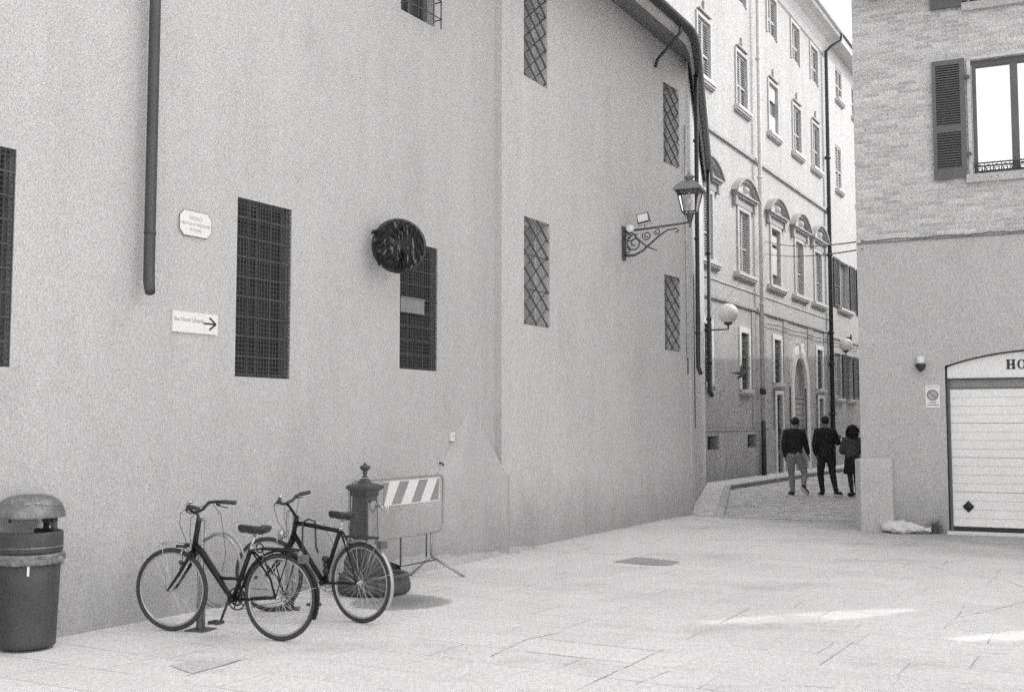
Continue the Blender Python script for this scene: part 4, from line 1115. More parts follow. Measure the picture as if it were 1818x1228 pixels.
m_.hexa([tilt(-.10, -.075, .05), tilt(.10, -.075, .05), tilt(.10, -.075, -.03), tilt(-.10, -.075, -.03), tilt(-.10, .075, .05), tilt(.10, .075, .05), tilt(.10, .075, -.03), tilt(-.10, .075, -.03)]); m_.build('housing', M['iron'], fl)
m_ = MB(); m_.hexa([tilt(-.085, -.06, .056), tilt(.085, -.06, .056), tilt(.085, -.06, .051), tilt(-.085, -.06, .051), tilt(-.085, .06, .056), tilt(.085, .06, .056), tilt(.085, .06, .051), tilt(-.085, .06, .051)]); m_.build('lens', M['white'], fl)
m_ = MB(); m_.tube([tilt(-.108, 0, .0), tilt(-.108, -.11, 0), tilt(.108, -.11, 0), tilt(.108, 0, 0)], .006, 5); m_.tube([tilt(0, -.11, 0), FB2(.385, 4.86)], .01, 5); m_.build('yoke', M['galv'], fl)

# globe lamps
def globe_lamp(root, out, label, r=.23, arm=.62):
    """root: wall point, out: unit direction the arm takes"""
    t = thing('globe_lamp', root, label, 'street lamp', 'globe lamps on arms along the street')
    out = Vector(out).normalized(); e = root + out * arm
    m_ = MB(); m_.tube([root + Vector((0, 0, 0)), e - Vector((0, 0, 0)), e + Vector((0, 0, .16))], [.022, .022, .03], 8); m_.lathe(e + Vector((0, 0, .10)), [(.03, 0), (.12, .05), (.12, .07), (.03, .08)], 14); m_.ell(root, (.05, .05, .07)); m_.build('arm', M['metal_dark'], t)
    m_ = MB(); m_.ell(e + Vector((0, 0, .17 + r * .93)), (r, r, r), seg=24, rings=16); m_.build('globe', M['globe'], t)
gl_root = F4(8.9, 4.17, .05)
gl_root2 = F4(8.9, 4.17, .06)
globe_lamp(gl_root2, (.98, -.1, .03), 'larger white globe lamp on a short arm, at the far end of the grey wall', .27, .58)
m_ = MB()
globe_lamp(F5(14.3, 4.32, .12), (N5[0], N5[1], .03), 'smaller white globe lamp on an arm in front of the white house', .25, .5)
# wires across the street
def cable(a, b, sag, label, n=20, r=.012):
    m_ = MB(); m_.tube([a.lerp(b, i / n) - Vector((0, 0, sag * 4 * (i / n) * (1 - i / n))) for i in range(n + 1)], r, 5)
    return tag(m_.build('cable', M['iron'], loc=a), label, 'cable', 'cables across the street')
ca = F6(.02, 4.60, .03)
cable(F5(5.9, 7.55, .02), ca, .12, 'thin cable crossing the street, the upper of the two')
cable(F5(5.9, 7.15, .02), F6(.02, 4.47, .02), .10, 'thin cable crossing the street, the lower of the two')
m_ = MB(); P_ = [F6(u, 4.595 - .02 * math.sin(u * 9) * .4 + .008 * math.sin(u * 31), .022) for u in [i * .1 for i in range(0, 60)]]
m_.tube(P_, .0085, 5); tag(m_.build('wall_cable', M['iron'], loc=F6(0, 4.6, 0)), 'dark cable stapled along the brick house between brickwork and render', 'cable')
m_ = MB(); P_ = [F5(u, 4.88 + .02 * math.sin(u * 2), .10) for u in [5.6 + i * .35 for i in range(0, 40)]]
m_.tube(P_, .018, 5); tag(m_.build('facade_cable', M['iron'], loc=F5(5.6, 4.9, 0)), 'dark cable running along the palazzo under its string course', 'cable')
jb = MB(); jb.fbox(F5, 17.2, 17.55, 4.9, 5.25, .02, .15); jb.fbox(F5, 17.3, 17.42, 4.75, 5.35, .15, .2)
tag(jb.build('junction_box', M['iron'], loc=F5(17.3, 4.9, 0)), 'dark cable junction box on the white house above the globe lamp', 'junction box')

# right side small things
wlmp = thing('wall_lamp', F6(.93, 2.6, 0), 'small wall lamp with white cap and dark pointed glass, left of the garage', 'wall lamp')
lx, lzz = .862, 2.61
m_ = MB(); m_.fbox(F6, lx - .045, lx + .045, lzz - .03, lzz + .12, .002, .03); m_.lathe(F6(lx, lzz, .08), [(.05, .10), (.055, .09), (.058, .0), (.05, -.01)], 14); m_.build('cap', M['white'], wlmp)
m_ = MB(); m_.lathe(F6(lx, lzz, .08), [(.075, .0), (.085, -.02), (.078, -.045), (.05, -.09), (.03, -.115), (.012, -.125)], 12, rf=lambda a, z: 1 + .04 * math.cos(6 * a)); m_.build('smoked_glass', M['metal_dark'], wlmp)
ps = thing('no_parking_sign', F6(1.03, 2.15, 0), 'white no-parking plate with a struck-through circle, left of the garage', 'sign')
pu, pz = 1.02, 2.10
m_ = MB(); m_.fbox(F6, pu - .105, pu + .105, pz - .175, pz + .175, .003, .008); m_.build('plate', M['white'], ps)
ring = lambda r0, r1, mat_, nm, par, w_=.0095: None
def ringm(cu, cz, r0, r1, w_, m_):
    n = 32
    for i in range(n):
        a, b = 2 * math.pi * i / n, 2 * math.pi * (i + 1) / n
        q = [(r0, a), (r1, a), (r1, b), (r0, b)]
        m_.add([F6(cu + r * math.cos(x), cz + r * math.sin(x), w_) for r, x in q], [(0, 1, 2, 3)])
m_ = MB(); ringm(pu, pz + .02, 0, .073, .009, m_); sg = m_.build('symbol_disc', M['galv'] if False else basic('sign_blue', .42, .5, None), ps, fix=False)
m_ = MB(); ringm(pu, pz + .02, .068, .085, .0105, m_)
for off in (-.0,):
    a = R(-45); dx, dz_ = math.cos(a), math.sin(a); nx, nz_ = -dz_ * .008, dx * .008
    q = [(-.07 * dx - nx, -.07 * dz_ - nz_), (.07 * dx - nx, .07 * dz_ - nz_), (.07 * dx + nx, .07 * dz_ + nz_), (-.07 * dx + nx, -.07 * dz_ + nz_)]
    m_.add([F6(pu + x, pz + .02 + z, .0112) for x, z in q], [(0, 1, 2, 3)])
m_.build('symbol_ring', basic('sign_red', .2, .5, None), ps, fix=False)
text_mesh('PASSO', .034, on(F6, pu, pz - .095, .0095), M['iron'], ps); text_mesh('CARRABILE', .034, on(F6, pu, pz - .132, .0095), M['iron'], ps); text_mesh('COMUNE DI MODENA', .018, on(F6, pu, pz + .145, .0095), M['grey_ink'], ps)
# corner guard stone
cg = MB(); zt = 1.14
out_c = [F6(-.17, 0, -.02), F6(-.07, 0, .14), F6(.41, 0, .14), F6(.42, 0, .002), F6(-.072, 0, .002), F6(-.073, 0, -.5), F6(-.17, 0, -.5)]
cg.prism([p_ for p_ in out_c], [p_ + Vector((0, 0, zt - .02 * (i % 3 == 0))) for i, p_ in enumerate(out_c)])
tag(cg.build('corner_guard_stone', M['concrete'], loc=F6(.1, 0, .05)), 'waist-high stone block guarding the corner of the brick house', 'guard stone')
# sack
sk = MB(); n1, n2 = 44, 22
V = []; fs = []
for i in range(n1 + 1):
    t = i / n1; x = -.36 + .72 * t
    env = max(.0, math.sin(math.pi * min(1, t * .93 + .05))) ** .5 * (1 - .35 * t) if t < .86 else .16 + .25 * (t - .86) / .14
    for k in range(n2):
        a = 2 * math.pi * k / n2
        wr = 1 + .10 * math.sin(9 * t + 2 * a) + .07 * math.sin(23 * t + a * 3) + .05 * math.sin(37 * t - a * 5) + .05 * math.sin(a * 7 + t * 5)
        h_ = (.12 * env * (1.15 - .4 * t) + .004) * wr; d__ = (.16 * env + .01) * wr
        z = max(h_ * math.sin(a) * (1.15 if math.sin(a) > 0 else .6), -.055)
        V.append(F6(.60 + x + .015 * math.sin(a * 3 + t * 8), .06 + z + .02 * (t < .3) * math.sin(t * 10), .24 + d__ * math.cos(a) + .02 * math.sin(t * 6)))
for i in range(n1):
    for k in range(n2):
        k2 = (k + 1) % n2; fs.append((i * n2 + k, i * n2 + k2, (i + 1) * n2 + k2, (i + 1) * n2 + k))
fs.append(tuple(range(n2))); fs.append(tuple(n1 * n2 + k for k in range(n2)))
sk.add(V, fs, True); sko = sk.build('sandbag', M['sack'], loc=F6(.6, 0, .24)); tag(sko, 'limp white sack lying against the foot of the wall beside the garage', 'sack')
# weed
wd = MB(); wc = F6(1.03, 0, .12)
for i in range(90):
    a = random.uniform(0, 6.28); r0 = random.uniform(0, .09); hgt = random.uniform(.07, .30) * (1 - r0 * 3); ln = random.uniform(-.1, .1)
    p0 = wc + Vector((r0 * math.cos(a), r0 * math.sin(a) * .6, 0)); p1 = p0 + Vector((ln * .5, random.uniform(-.03, .03), hgt * .6)); p2 = p0 + Vector((ln, random.uniform(-.05, .05), hgt))
    wd_ = random.uniform(.003, .007); s_ = Vector((wd_, wd_ * .3, 0))
    wd.add([p0 - s_, p0 + s_, p1 + s_ * 1.2, p1 - s_ * 1.2, p2], [(0, 1, 2, 3), (3, 2, 4)])
    if random.random() < .6:
        for k in range(3):
            c = p1.lerp(p2, random.random()); q = Vector((random.uniform(-1, 1), random.uniform(-1, 1), random.uniform(-.3, 1))) * .018; q2 = Vector((random.uniform(-1, 1), random.uniform(-1, 1), random.uniform(-.3, 1))) * .012
            wd.add([c, c + q, c + q + q2, c + q2], [(0, 1, 2, 3)])
tag(wd.build('weed', M['leaf'], loc=wc, fix=False), 'tuft of weeds growing at the foot of the wall by the garage', 'weed')

# pigeon in flight before the palazzo
pg = Vector((6.15, 29.6, 3.02)) ; ax = Vector((.6, .2, .55)).normalized()
PBd = MB(); rq = ax.to_track_quat('X', 'Z').to_matrix()
PBd.ell(pg, (.15, .055, .055), rq); PBd.ell(pg - rq @ Vector((.16, 0, -.02)), (.045, .035, .035), rq)
PBd.add([pg - rq @ Vector((.20, 0, -.01)), pg - rq @ Vector((.235, 0, .0)), pg - rq @ Vector((.20, .01, .01))], [(0, 1, 2)])
PBd.hexa([pg + rq @ Vector(v) for v in ((.1, -.03, -.005), (.26, -.06, -.005), (.26, .06, -.005), (.1, .03, -.005), (.1, -.03, .005), (.26, -.06, .005), (.26, .06, .005), (.1, .03, .005))])
for s_, tip in ((1, Vector((-.32, -.05, .02))), (-1, Vector((-.02, .1, .26)))):
    a_, b_ = pg + rq @ Vector((-.08, 0, .03)), pg + rq @ Vector((.08, 0, .03)); e_ = pg + tip; m1 = a_.lerp(e_, .5) + rq @ Vector((-.02, 0, .02)); m2 = b_.lerp(e_, .45)
    th = Vector((0, 0, .006)); th = rq @ Vector((0, 0, .006))
    PBd.prism([a_ + th, m1 + th, e_ + th, m2 + th, b_ + th], [a_ - th, m1 - th, e_ - th, m2 - th, b_ - th])
tag(PBd.build('pigeon', M['pigeon'], loc=pg), 'dark pigeon flying past the palazzo ground floor window', 'bird')

# ================================================================== LITTER BIN
bc_ = gp(47, 1150); bc_ = Vector((bc_.x, bc_.y, 0))
BN = thing('litter_bin', bc_, 'dark round metal litter bin with a domed lid, beside the grey wall', 'litter bin')
def bl(prof, name, mat_, par=BN, seg=40, rf=None):
    m_ = MB(); m_.lathe(bc_, prof, seg, rf=rf); return m_.build(name, mat_, par)
bl([(.185, .02), (.20, .025), (.203, .06), (.215, .4), (.225, .735)], 'body', M['bin'])
bl([(.222, .705), (.232, .715), (.236, .73), (.236, .85), (.232, .862), (.222, .866), (.21, .862), (.208, .70)], 'rim_band', M['bin'])
bl([(.228, .745), (.240, .75), (.240, .757), (.228, .76)], 'bead', M['binlid'])
bl([(.235, .967), (.247, .968), (.248, .985), (.232, 1.04), (.20, 1.09), (.15, 1.122), (.09, 1.135), (.02, 1.138)], 'lid', M['binlid'])
for a in (R(-14), R(80), R(172)):
    m_ = MB(); x, y = .205 * math.cos(a), .205 * math.sin(a)
    m_.tube([bc_ + Vector((x, y, .84)), bc_ + Vector((x * 1.02, y * 1.02, .98))], .024, 6, flat=.4); m_.tube([bc_ + Vector((x * .8, y * .8, .985)), bc_ + Vector((x * .84, y * .84, .93)), bc_ + Vector((x, y, .90))], .016, 6)
    m_.build('lid_support', M['bin'], BN)
m_ = MB(); m_.lathe(bc_, [(.237, .705), (.246, .69), (.236, .675), (.250, .655), (.235, .63), (.225, .625)], 72, rf=lambda a, z: 1 + .05 * math.sin(5 * a + z * 60) * math.sin(13 * a) + .025 * math.sin(23 * a + z * 120)); m_.ell(bc_ + Vector((.235, -.05, .66)), (.035, .025, .03)); m_.tube([bc_ + Vector((.24, -.04, .68)), bc_ + Vector((.262, -.05, .655)), bc_ + Vector((.268, -.045, .625))], [.018, .022, .012], 8)
m_.build('bin_liner', basic('crumpled_liner', .22, .35, (60, .4), (14, .8)), BN)
m_ = MB(); a = R(-68); 
for k in range(6):
    z0, z1 = .555 + k * .0, .625
q = [bc_ + Vector((.233 * math.cos(a + d), .233 * math.sin(a + d), z)) for d, z in ((-.035, .56), (.035, .56), (.045, .625), (-.03, .625))]
m_.prism(q, [p_ - (p_ - bc_) * .01 for p_ in q]); m_.build('sticker', M['white'], BN)
m_ = MB(); a = R(-60)
for i in range(46):
    aa = a + random.gauss(0, .38); rr_ = random.uniform(.10, .23); z = 1.135 - (rr_ / .24) ** 3 * .09
    m_.ell(bc_ + Vector((rr_ * math.cos(aa), rr_ * math.sin(aa), z)), (random.uniform(.006, .018), random.uniform(.006, .02), .003), seg=7, rings=4)
m_.build('bird_droppings', M['trim'], BN)

# ================================================================== FOUNTAIN
fc = gp(646, 1056); fc = Vector((fc.x, fc.y, 0))
FT = thing('drinking_fountain', fc, 'cast-iron street drinking fountain with moulded cap and finial, behind the bicycles', 'fountain')
ra = R(-29.5)
RZ = Matrix.Rotation(ra, 3, 'Z')
def fsq(hw, z, dx=0, dy=0): return [fc + RZ @ Vector((hw * a + dx, hw * b + dy, z)) for a, b in ((-1, -1), (1, -1), (1, 1), (-1, 1))]
def stack(mb, lv):
    for (h0, z0), (h1, z1) in zip(lv[:-1], lv[1:]): mb.hexa(fsq(h0, z0) + fsq(h1, z1))
m_ = MB(); stack(m_, [(.15, .0), (.15, .10), (.14, .12), (.14, .34), (.125, .38), (.108, .43)]); m_.build('pedestal', M['castiron'], FT)
# shaft with recessed faces
m_ = MB(); stack(m_, [(.102, .43), (.086, .98)]); m_.build('shaft', M['castiron'], FT)
for k in range(4):
    Rk = Matrix.Rotation(ra + k * math.pi / 2, 3, 'Z')
    def fp(u, z, o): return fc + Rk @ Vector((o, u, z))
    m_ = MB()
    for zl, zh in ((.46, .90),):
        o0, o1 = .102, .089
        m_.hexa([fp(-.078, zl, o0 - .003), fp(.078, zl, o0 - .003), fp(.078, zl, o0 + .006), fp(-.078, zl, o0 + .006), fp(-.066, zh, o1 - .003), fp(.066, zh, o1 - .003), fp(.066, zh, o1 + .006), fp(-.066, zh, o1 + .006)])
    m_.build('face_panel', M['castlight'] if k == 0 else M['castiron'], FT)  # right face paler: light from the right painted into its colour
# cap
m_ = MB(); stack(m_, [(.086, .955), (.102, .975), (.094, .985), (.10, 1.005), (.125, 1.03), (.132, 1.035), (.132, 1.062), (.12, 1.068), (.05, 1.09), (.03, 1.13)]); m_.build('cap', M['castiron'], FT)
m_ = MB(); m_.lathe(fc, [(.03, 1.14), (.018, 1.16), (.018, 1.175), (.03, 1.185), (.017, 1.195), (.03, 1.21), (.05, 1.232), (.052, 1.248), (.035, 1.257), (.02, 1.262), (.008, 1.285)], 16, rf=lambda a, z: 1 + .06 * math.cos(8 * a) * (z > 1.2)); m_.build('finial', M['castiron'], FT)
Rk = Matrix.Rotation(ra, 3, 'Z')
def fp0(u, z, o): return fc + Rk @ Vector((o, u, z))
m_ = MB(); m_.lathe(fp0(0, .865, .097), [(.035, -.012), (.055, 0), (.055, .012), (.03, .03), (.02, .035)], 16, axis=Rk @ Matrix.Rotation(R(90), 3, 'Y')); m_.build('spout_rosette', M['castlight'], FT)
m_ = MB(); m_.tube([fp0(0, .865, .10), fp0(0, .872, .18), fp0(0, .86, .21), fp0(0, .83, .22)], [.014, .013, .013, .012], 10); m_.tube([fp0(-.03, .885, .19), fp0(.03, .885, .19)], .007, 8); m_.build('spout', M['chrome'], FT)
m_ = MB(); m_.lathe(fc + Vector((-.10, -.10, 0)), [(.01, 0), (.2, 0)], 8) if False else None
bc2 = gp(664, 1052); bc2 = Vector((bc2.x, bc2.y, 0))
m_ = MB(); m_.lathe(bc2, [(.31, .0), (.34, .02), (.352, .05), (.35, .11), (.335, .165), (.345, .175), (.345, .19), (.33, .198), (.30, .198), (.285, .19), (.27, .06), (.02, .05)], 96, rf=lambda a, z: 1 + (.03 * math.cos(24 * a) if .015 < z < .17 else 0)); m_.build('basin', M['castiron'], FT)
m_ = MB()
for i in range(10):
    x = -.25 + .055 * i; hh2 = math.sqrt(max(0, .272 ** 2 - x * x)); m_.tube([bc2 + Vector((x, -hh2, .10)), bc2 + Vector((x, hh2, .10))], .008, 5)
m_.build('basin_grate', M['iron'], FT)

# ================================================================== BARRIER
b0_ = Vector((-1.60, 11.05, 0)); b1_ = Vector((-.775, 12.58, 0)); bd = (b1_ - b0_).normalized(); BLn = (b1_ - b0_).length
BR = thing('crowd_barrier', (b0_ + b1_) / 2, 'tubular steel barrier with a striped board, standing against the wall behind the fountain', 'barrier')
FBr = frame((b0_.x, b0_.y), (bd.x, bd.y), (bd.y, -bd.x))
zt_, zb_ = 1.10, .48
def rr(u0, u1, z0, z1, r, n=6):
    out = []
    for cx_, cz_, a0 in ((u1 - r, z1 - r, 0), (u0 + r, z1 - r, 90), (u0 + r, z0 + r, 180), (u1 - r, z0 + r, 270)):
        for i in range(n + 1):
            a = R(a0 + 90 * i / n); out.append(FBr(cx_ + r * math.cos(a), cz_ + r * math.sin(a)))
    return out
m_ = MB(); m_.tube(rr(0, BLn, zb_, zt_, .08), .014, 8, closed=True)
m_.build('frame_tube', M['galv'], BR)
m_ = MB()
m_.tube([FBr(.9, zb_), FBr(.9, .17), FBr(1.62, .17)], .010, 6); m_.tube([FBr(1.40, zb_), FBr(1.40, .22)], .009, 6)
m_.build('lower_rail', M['iron'], BR)
for u in (.28, 1.5):
    m_ = MB(); m_.tube([FBr(u, .22), FBr(u + .12, .0, .36)], .015, 6); m_.tube([FBr(u, .22), FBr(u - .1, .0, -.22)], .015, 6); m_.tube([FBr(u, .22), FBr(u, zb_)], .013, 6); m_.build('foot', M['galv'], BR)
m_ = MB(); u0, u1, z0, z1 = .55, 1.62, .83, 1.065
m_.fbox(FBr, u0, u1, z0, z1, .018, .026); brd = m_.build('striped_board', M['refl'], BR)
m_ = MB(); sl = .155; wdt = .19; per = .37
k = u0 - .2
for i in range(5):
    a = u0 - .06 + i * per
    q = [(a, z0), (a + wdt, z0), (a + wdt + sl, z1), (a + sl, z1)]
    # clip to board
    q = [(min(max(x, u0), u1), z) for x, z in q]
    if q[1][0] - q[0][0] < .02 and q[2][0] - q[3][0] < .02: continue
    m_.prism([FBr(x, z, .0285) for x, z in q], [FBr(x, z, .0265) for x, z in q])
m_.fbox(FBr, u0, u1, z0 - .008, z0 + .0, .018, .03); m_.fbox(FBr, u0, u1, z1, z1 + .008, .018, .03)
m_.build('white_stripes', M['white'], brd)
m_ = MB(); m_.tube([FBr(.63, .84, .03), FBr(.60, .78, .035), FBr(.63, .73, .03)], .007, 5); m_.tube([FBr(.60, .83, .03), FBr(.55, .79, .04)], .006, 5); m_.build('tie_wire', M['white'], brd)

# ================================================================== BICYCLE RACK STANDS
def rack(px, py, label, ringdir, h=.79):
    c = gp(px, py); h = .875; t = thing('bike_stand', c, label, 'bike stand', 'bicycle stands by the wall')
    d = Vector((ringdir[0], ringdir[1], 0)).normalized(); n = Vector((-d.y, d.x, 0))
    m_ = MB()
    for s_ in (-1, 1): m_.tube([c + d * (.028 * s_) + Vector((0, 0, .0)), c + d * (.028 * s_) + Vector((0, 0, h))], .014, 8)
    m_.tube([c - d * .028 + Vector((0, 0, h)), c - d * .012 + Vector((0, 0, h + .012)), c + d * .012 + Vector((0, 0, h + .012)), c + d * .028 + Vector((0, 0, h))], .014, 8)
    m_.hexa([c + d * a + n * b + Vector((0, 0, z)) for z in (0.0, .38) for a, b in ((-.022, -.006), (.022, -.006), (.022, .006), (-.022, .006))])
    m_.build('post', M['galv'], t)
    m_ = MB(); m_.hexa([c + d * a + n * b + Vector((0, 0, z)) for z in (.0, .01) for a, b in ((-.09, -.09), (.09, -.09), (.09, .09), (-.09, .09))]); m_.build('base_plate', M['iron'], t)
    for off in (-.035, .035):
        m_ = MB(); pts = []
        for i in range(33):
            a = R(115 - 250 * i / 32); pts.append(c + d * (.17 + .27 * math.cos(a) * .85) + n * off + Vector((0, 0, .49 + .29 * math.sin(a))))
        m_.tube([c + d * .02 + n * off * .3 + Vector((0, 0, .72))] + pts[2:] + [c + d * .02 + n * off * .3 + Vector((0, 0, .26))], .010, 7); m_.build('loop', M['galv'], t)
rack(356, 1118, 'galvanised post stand with a wheel loop, under the nearer bicycle', (.9, -.35))
rack(514, 1081, 'galvanised post stand with a wheel loop, behind the diamond-frame bicycle', (.85, .1))

# ================================================================== BICYCLES
def bicycle(label, rear, d, steer, spec):
    rear = Vector((rear[0], rear[1], 0)); d = Vector((d[0], d[1], 0)).normalized(); l = Vector((-d.y, d.x, 0))
    T = lambda p: rear + d * p[0] + l * p[1] + Vector((0, 0, p[2]))
    WB = spec['wb']; RW = .333; HT = Vector(spec['ht']); HB = Vector(spec['hb'])
    axs = (HT - HB).normalized(); S = Matrix.Rotation(R(steer), 3, axs)
    TS = lambda p: T(HB + S @ (Vector(p) - HB))
    root = thing('bicycle', rear, label, 'bicycle', None)
    X = lambda: MB(T); XS = lambda: MB(TS)
    def circ(cx, cz, r, n=48, t=0): return [(cx + r * math.cos(2 * math.pi * i / n), t, cz + r * math.sin(2 * math.pi * i / n)) for i in range(n)]
    def wheel(mk, cx):
        m_ = mk(); m_.tube(circ(cx, RW, RW - .018), .018, 10, closed=True); ty = m_.build('wheel', M['rubber'], root)
        m_ = mk(); m_.tube(circ(cx, RW, RW - .041), .009, 8, closed=True, flat=1.3); m_.build('rim', M['alu'], ty)
        m_ = mk(); rndm = random.Random(3)
        for i in range(32):
            a = 2 * math.pi * i / 32; s_ = .03 if i % 2 else -.03; b = a + (.42 if (i // 2) % 2 else -.42)
            m_.tube([(cx + .02 * math.cos(b), s_, RW + .02 * math.sin(b)), (cx + (RW - .045) * math.cos(a), 0, RW + (RW - .045) * math.sin(a))], .0014, 4, smooth=False, caps=False)
        m_.build('spokes', M['chrome'], ty)
        m_ = mk(); m_.tube([(cx, -.055, RW), (cx, -.035, RW), (cx, -.03, RW), (cx, .03, RW), (cx, .035, RW), (cx, .055, RW)], [.012, .012, .02, .02, .012, .012], 10); m_.build('hub', M['chrome'], ty)
    wheel(X, 0); wheel(XS, WB)
    BB = Vector(spec['bb']); ST = Vector(spec['st']); SP = Vector(spec['sp'])
    m_ = X()
    m_.tube([BB, ST], .0185, 10)
    for tb in spec['tubes']: m_.tube(tb[0], tb[1], 10)
    m_.tube([HB - axs * .01, HT + axs * .005], .021, 10)
    for s_ in (-1, 1):
        m_.tube([BB + Vector((-.03, s_ * .03, 0)), (0, s_ * .06, RW)], .010, 8)
        m_.tube([ST + Vector((-.01, s_ * .012, -.03)), (.06, s_ * .045, RW + .14), (0, s_ * .06, RW)], .008, 8)
    m_.tube([BB + Vector((0, -.04, 0)), BB + Vector((0, .04, 0))], .022, 10)
    m_.build('frame', M['black'], root)
    # fork
    m_ = XS()
    for s_ in (-1, 1):
        m_.tube([HB + Vector((.01, s_ * .012, -.01)), HB + Vector((.012, s_ * .045, -.045)), HB + (Vector((WB, 0, RW)) - HB) * .55 + Vector((-.018, s_ * .05, 0)), (WB, s_ * .055, RW)], [.015, .015, .013, .009], 8)
    m_.tube([HB + Vector((0, -.045, -.03)), HB + Vector((0, .045, -.03))], .014, 8)
    m_.build('fork', M['black'], root)
    # stem and bars
    SB = Vector(spec['bar'])
    m_ = XS(); m_.tube([HT, HT + (SB - HT) * .7 + Vector((-.01, 0, 0)), SB], [.0125, .012, .013], 10); m_.lathe(HT, [(.018, -.01), (.02, 0), (.02, .02), (.014, .025)], 12); stem = m_.build('stem', M[spec['stemmat']], root)
    m_ = XS(); bars = [SB + Vector(q) for q in spec['bars']]
    m_.tube([Vector((p_.x, -p_.y, p_.z)) for p_ in reversed(bars)] + bars, .0125, 10); hb_ = m_.build('handlebar', M[spec['barmat']], root)
    for s_ in (-1, 1):
        e = Vector((bars[-1].x, s_ * bars[-1].y, bars[-1].z)); e0 = Vector((bars[-2].x, s_ * bars[-2].y, bars[-2].z)); dr = (e - e0).normalized()
        m_ = XS(); m_.tube([e - dr * .115, e - dr * .11, e, e + dr * .004], [.014, .0175, .0175, .010], 10); m_.build('grip', M['rubber'], hb_)
        m_ = XS(); br_ = e - dr * .135; ff = Vector((1, 0, -.25)).normalized()
        m_.ell(br_ + Vector((.01, 0, -.015)), (.022, .02, .02))
        m_.tube([br_ + Vector((.02, 0, -.02)), br_ + Vector((.05, 0, -.03)) + dr * .03, br_ + Vector((.05, 0, -.045)) + dr * .11], [.006, .006, .005], 6); m_.build('brake_lever', M['metal_dark'], hb_)
    m_ = XS(); e = Vector((bars[-2].x, bars[-2].y, bars[-2].z)); m_.ell(e + Vector((.01, -.03, .03)), (.024, .024, .018)); m_.build('bell', M['chrome'], hb_)
    # saddle
    m_ = X(); m_.tube([ST - (ST - BB).normalized() * .05, SP], .0125, 10); m_.lathe(ST, [(.019, -.02), (.019, .01)], 10); m_.build('seat_post', M['chrome'], root)
    m_ = X(); V = []; fs = []; n1, n2 = 14, 16
    for i in range(n1 + 1):
        t = i / n1; x = SP.x + .16 - .28 * t; hwid = .022 + .068 * max(0, (t - .35) / .65) ** 1.3 if t > .35 else .018 + .006 * math.sin(t * 9)
        if i in (0, n1): hwid *= .5
        zc = SP.z + .045 + spec['tilt'] * (x - SP.x) + (.014 if t > .8 else 0)
        for k in range(n2):
            a = 2 * math.pi * k / n2; zz = (.022 if math.sin(a) > 0 else .042) * math.sin(a)
            V.append((x, hwid * math.cos(a), zc + zz * (.6 if i in (0, n1) else 1)))
    for i in range(n1):
        for k in range(n2):
            k2 = (k + 1) % n2; fs.append((i * n2 + k, i * n2 + k2, (i + 1) * n2 + k2, (i + 1) * n2 + k))
    fs.append(tuple(range(n2))); fs.append(tuple(n1 * n2 + k for k in range(n2)))
    m_.add(V, fs, True); sa = m_.build('saddle', M['leather'], root)
    m_ = X()
    for s_ in (-1, 1):
        m_.tube([(SP.x + .12, s_ * .012, SP.z + .03), (SP.x + .03, s_ * .022, SP.z + .005), (SP.x - .05, s_ * .03, SP.z + .005), (SP.x - .10, s_ * .045, SP.z + .04)], .0035, 6)
        m_.tube([(SP.x - .05 + .013 * math.cos(a * .9), s_ * .045 + .013 * math.sin(a * .9), SP.z - .005 + .005 * a) for a in range(9)], .003, 5)
    m_.build('saddle_rails', M['chrome'], sa)
    # cranks
    m_ = X(); n = 40
    m_.tube([(BB.x + .085 * math.cos(2 * math.pi * i / n), -.045, BB.z + .085 * math.sin(2 * math.pi * i / n)) for i in range(n)], .006, 6, closed=True)
    m_.tube([(BB.x + .05 * math.cos(2 * math.pi * i / 20), -.045, BB.z + .05 * math.sin(2 * math.pi * i / 20)) for i in range(20)], .008, 6, closed=True)
    for i in range(5):
        a = i * 2 * math.pi / 5; m_.tube([(BB.x, -.045, BB.z), (BB.x + .08 * math.cos(a), -.045, BB.z + .08 * math.sin(a))], .006, 5)
    ca_ = R(spec['crank'])
    for s_ in (-1, 1):
        e = Vector((BB.x + s_ * .17 * math.cos(ca_), -s_ * .075, BB.z + s_ * .17 * math.sin(ca_)))
        m_.tube([(BB.x, -s_ * .06, BB.z), e], [.012, .009], 8)
    ck = m_.build('crankset', M['chrome'] if spec['silver'] else M['metal_dark'], root)
    for s_ in (-1, 1):
        e = Vector((BB.x + s_ * .17 * math.cos(ca_), -s_ * .075, BB.z + s_ * .17 * math.sin(ca_))); m_ = X()
        y0, y1 = sorted((e.y - s_ * .01, e.y - s_ * .10))
        m_.box(e.x - .045, e.x - .025, y0, y1, e.z - .012, e.z + .012); m_.box(e.x + .025, e.x + .045, y0, y1, e.z - .012, e.z + .012); m_.tube([(e.x, y0, e.z), (e.x, y1, e.z)], .009, 6)
        m_.box(e.x - .025, e.x + .025, y0, y0 + .008, e.z - .009, e.z + .009); m_.box(e.x - .025, e.x + .025, y1 - .008, y1, e.z - .009, e.z + .009)
        m_.build('pedal', M['rubber'], ck)
    m_ = X(); m_.tube([(BB.x, -.05, BB.z + .088), (0, -.05, RW + .04)], .004, 5); m_.tube([(BB.x, -.05, BB.z - .088), (0, -.05, RW - .04)], .004, 5)
    m_.tube([(.04 * math.cos(a), -.05, RW + .04 * math.sin(a)) for a in [i * math.pi / 6 for i in range(12)]], .006, 5, closed=True); m_.build('chain', M['mesh'], root)
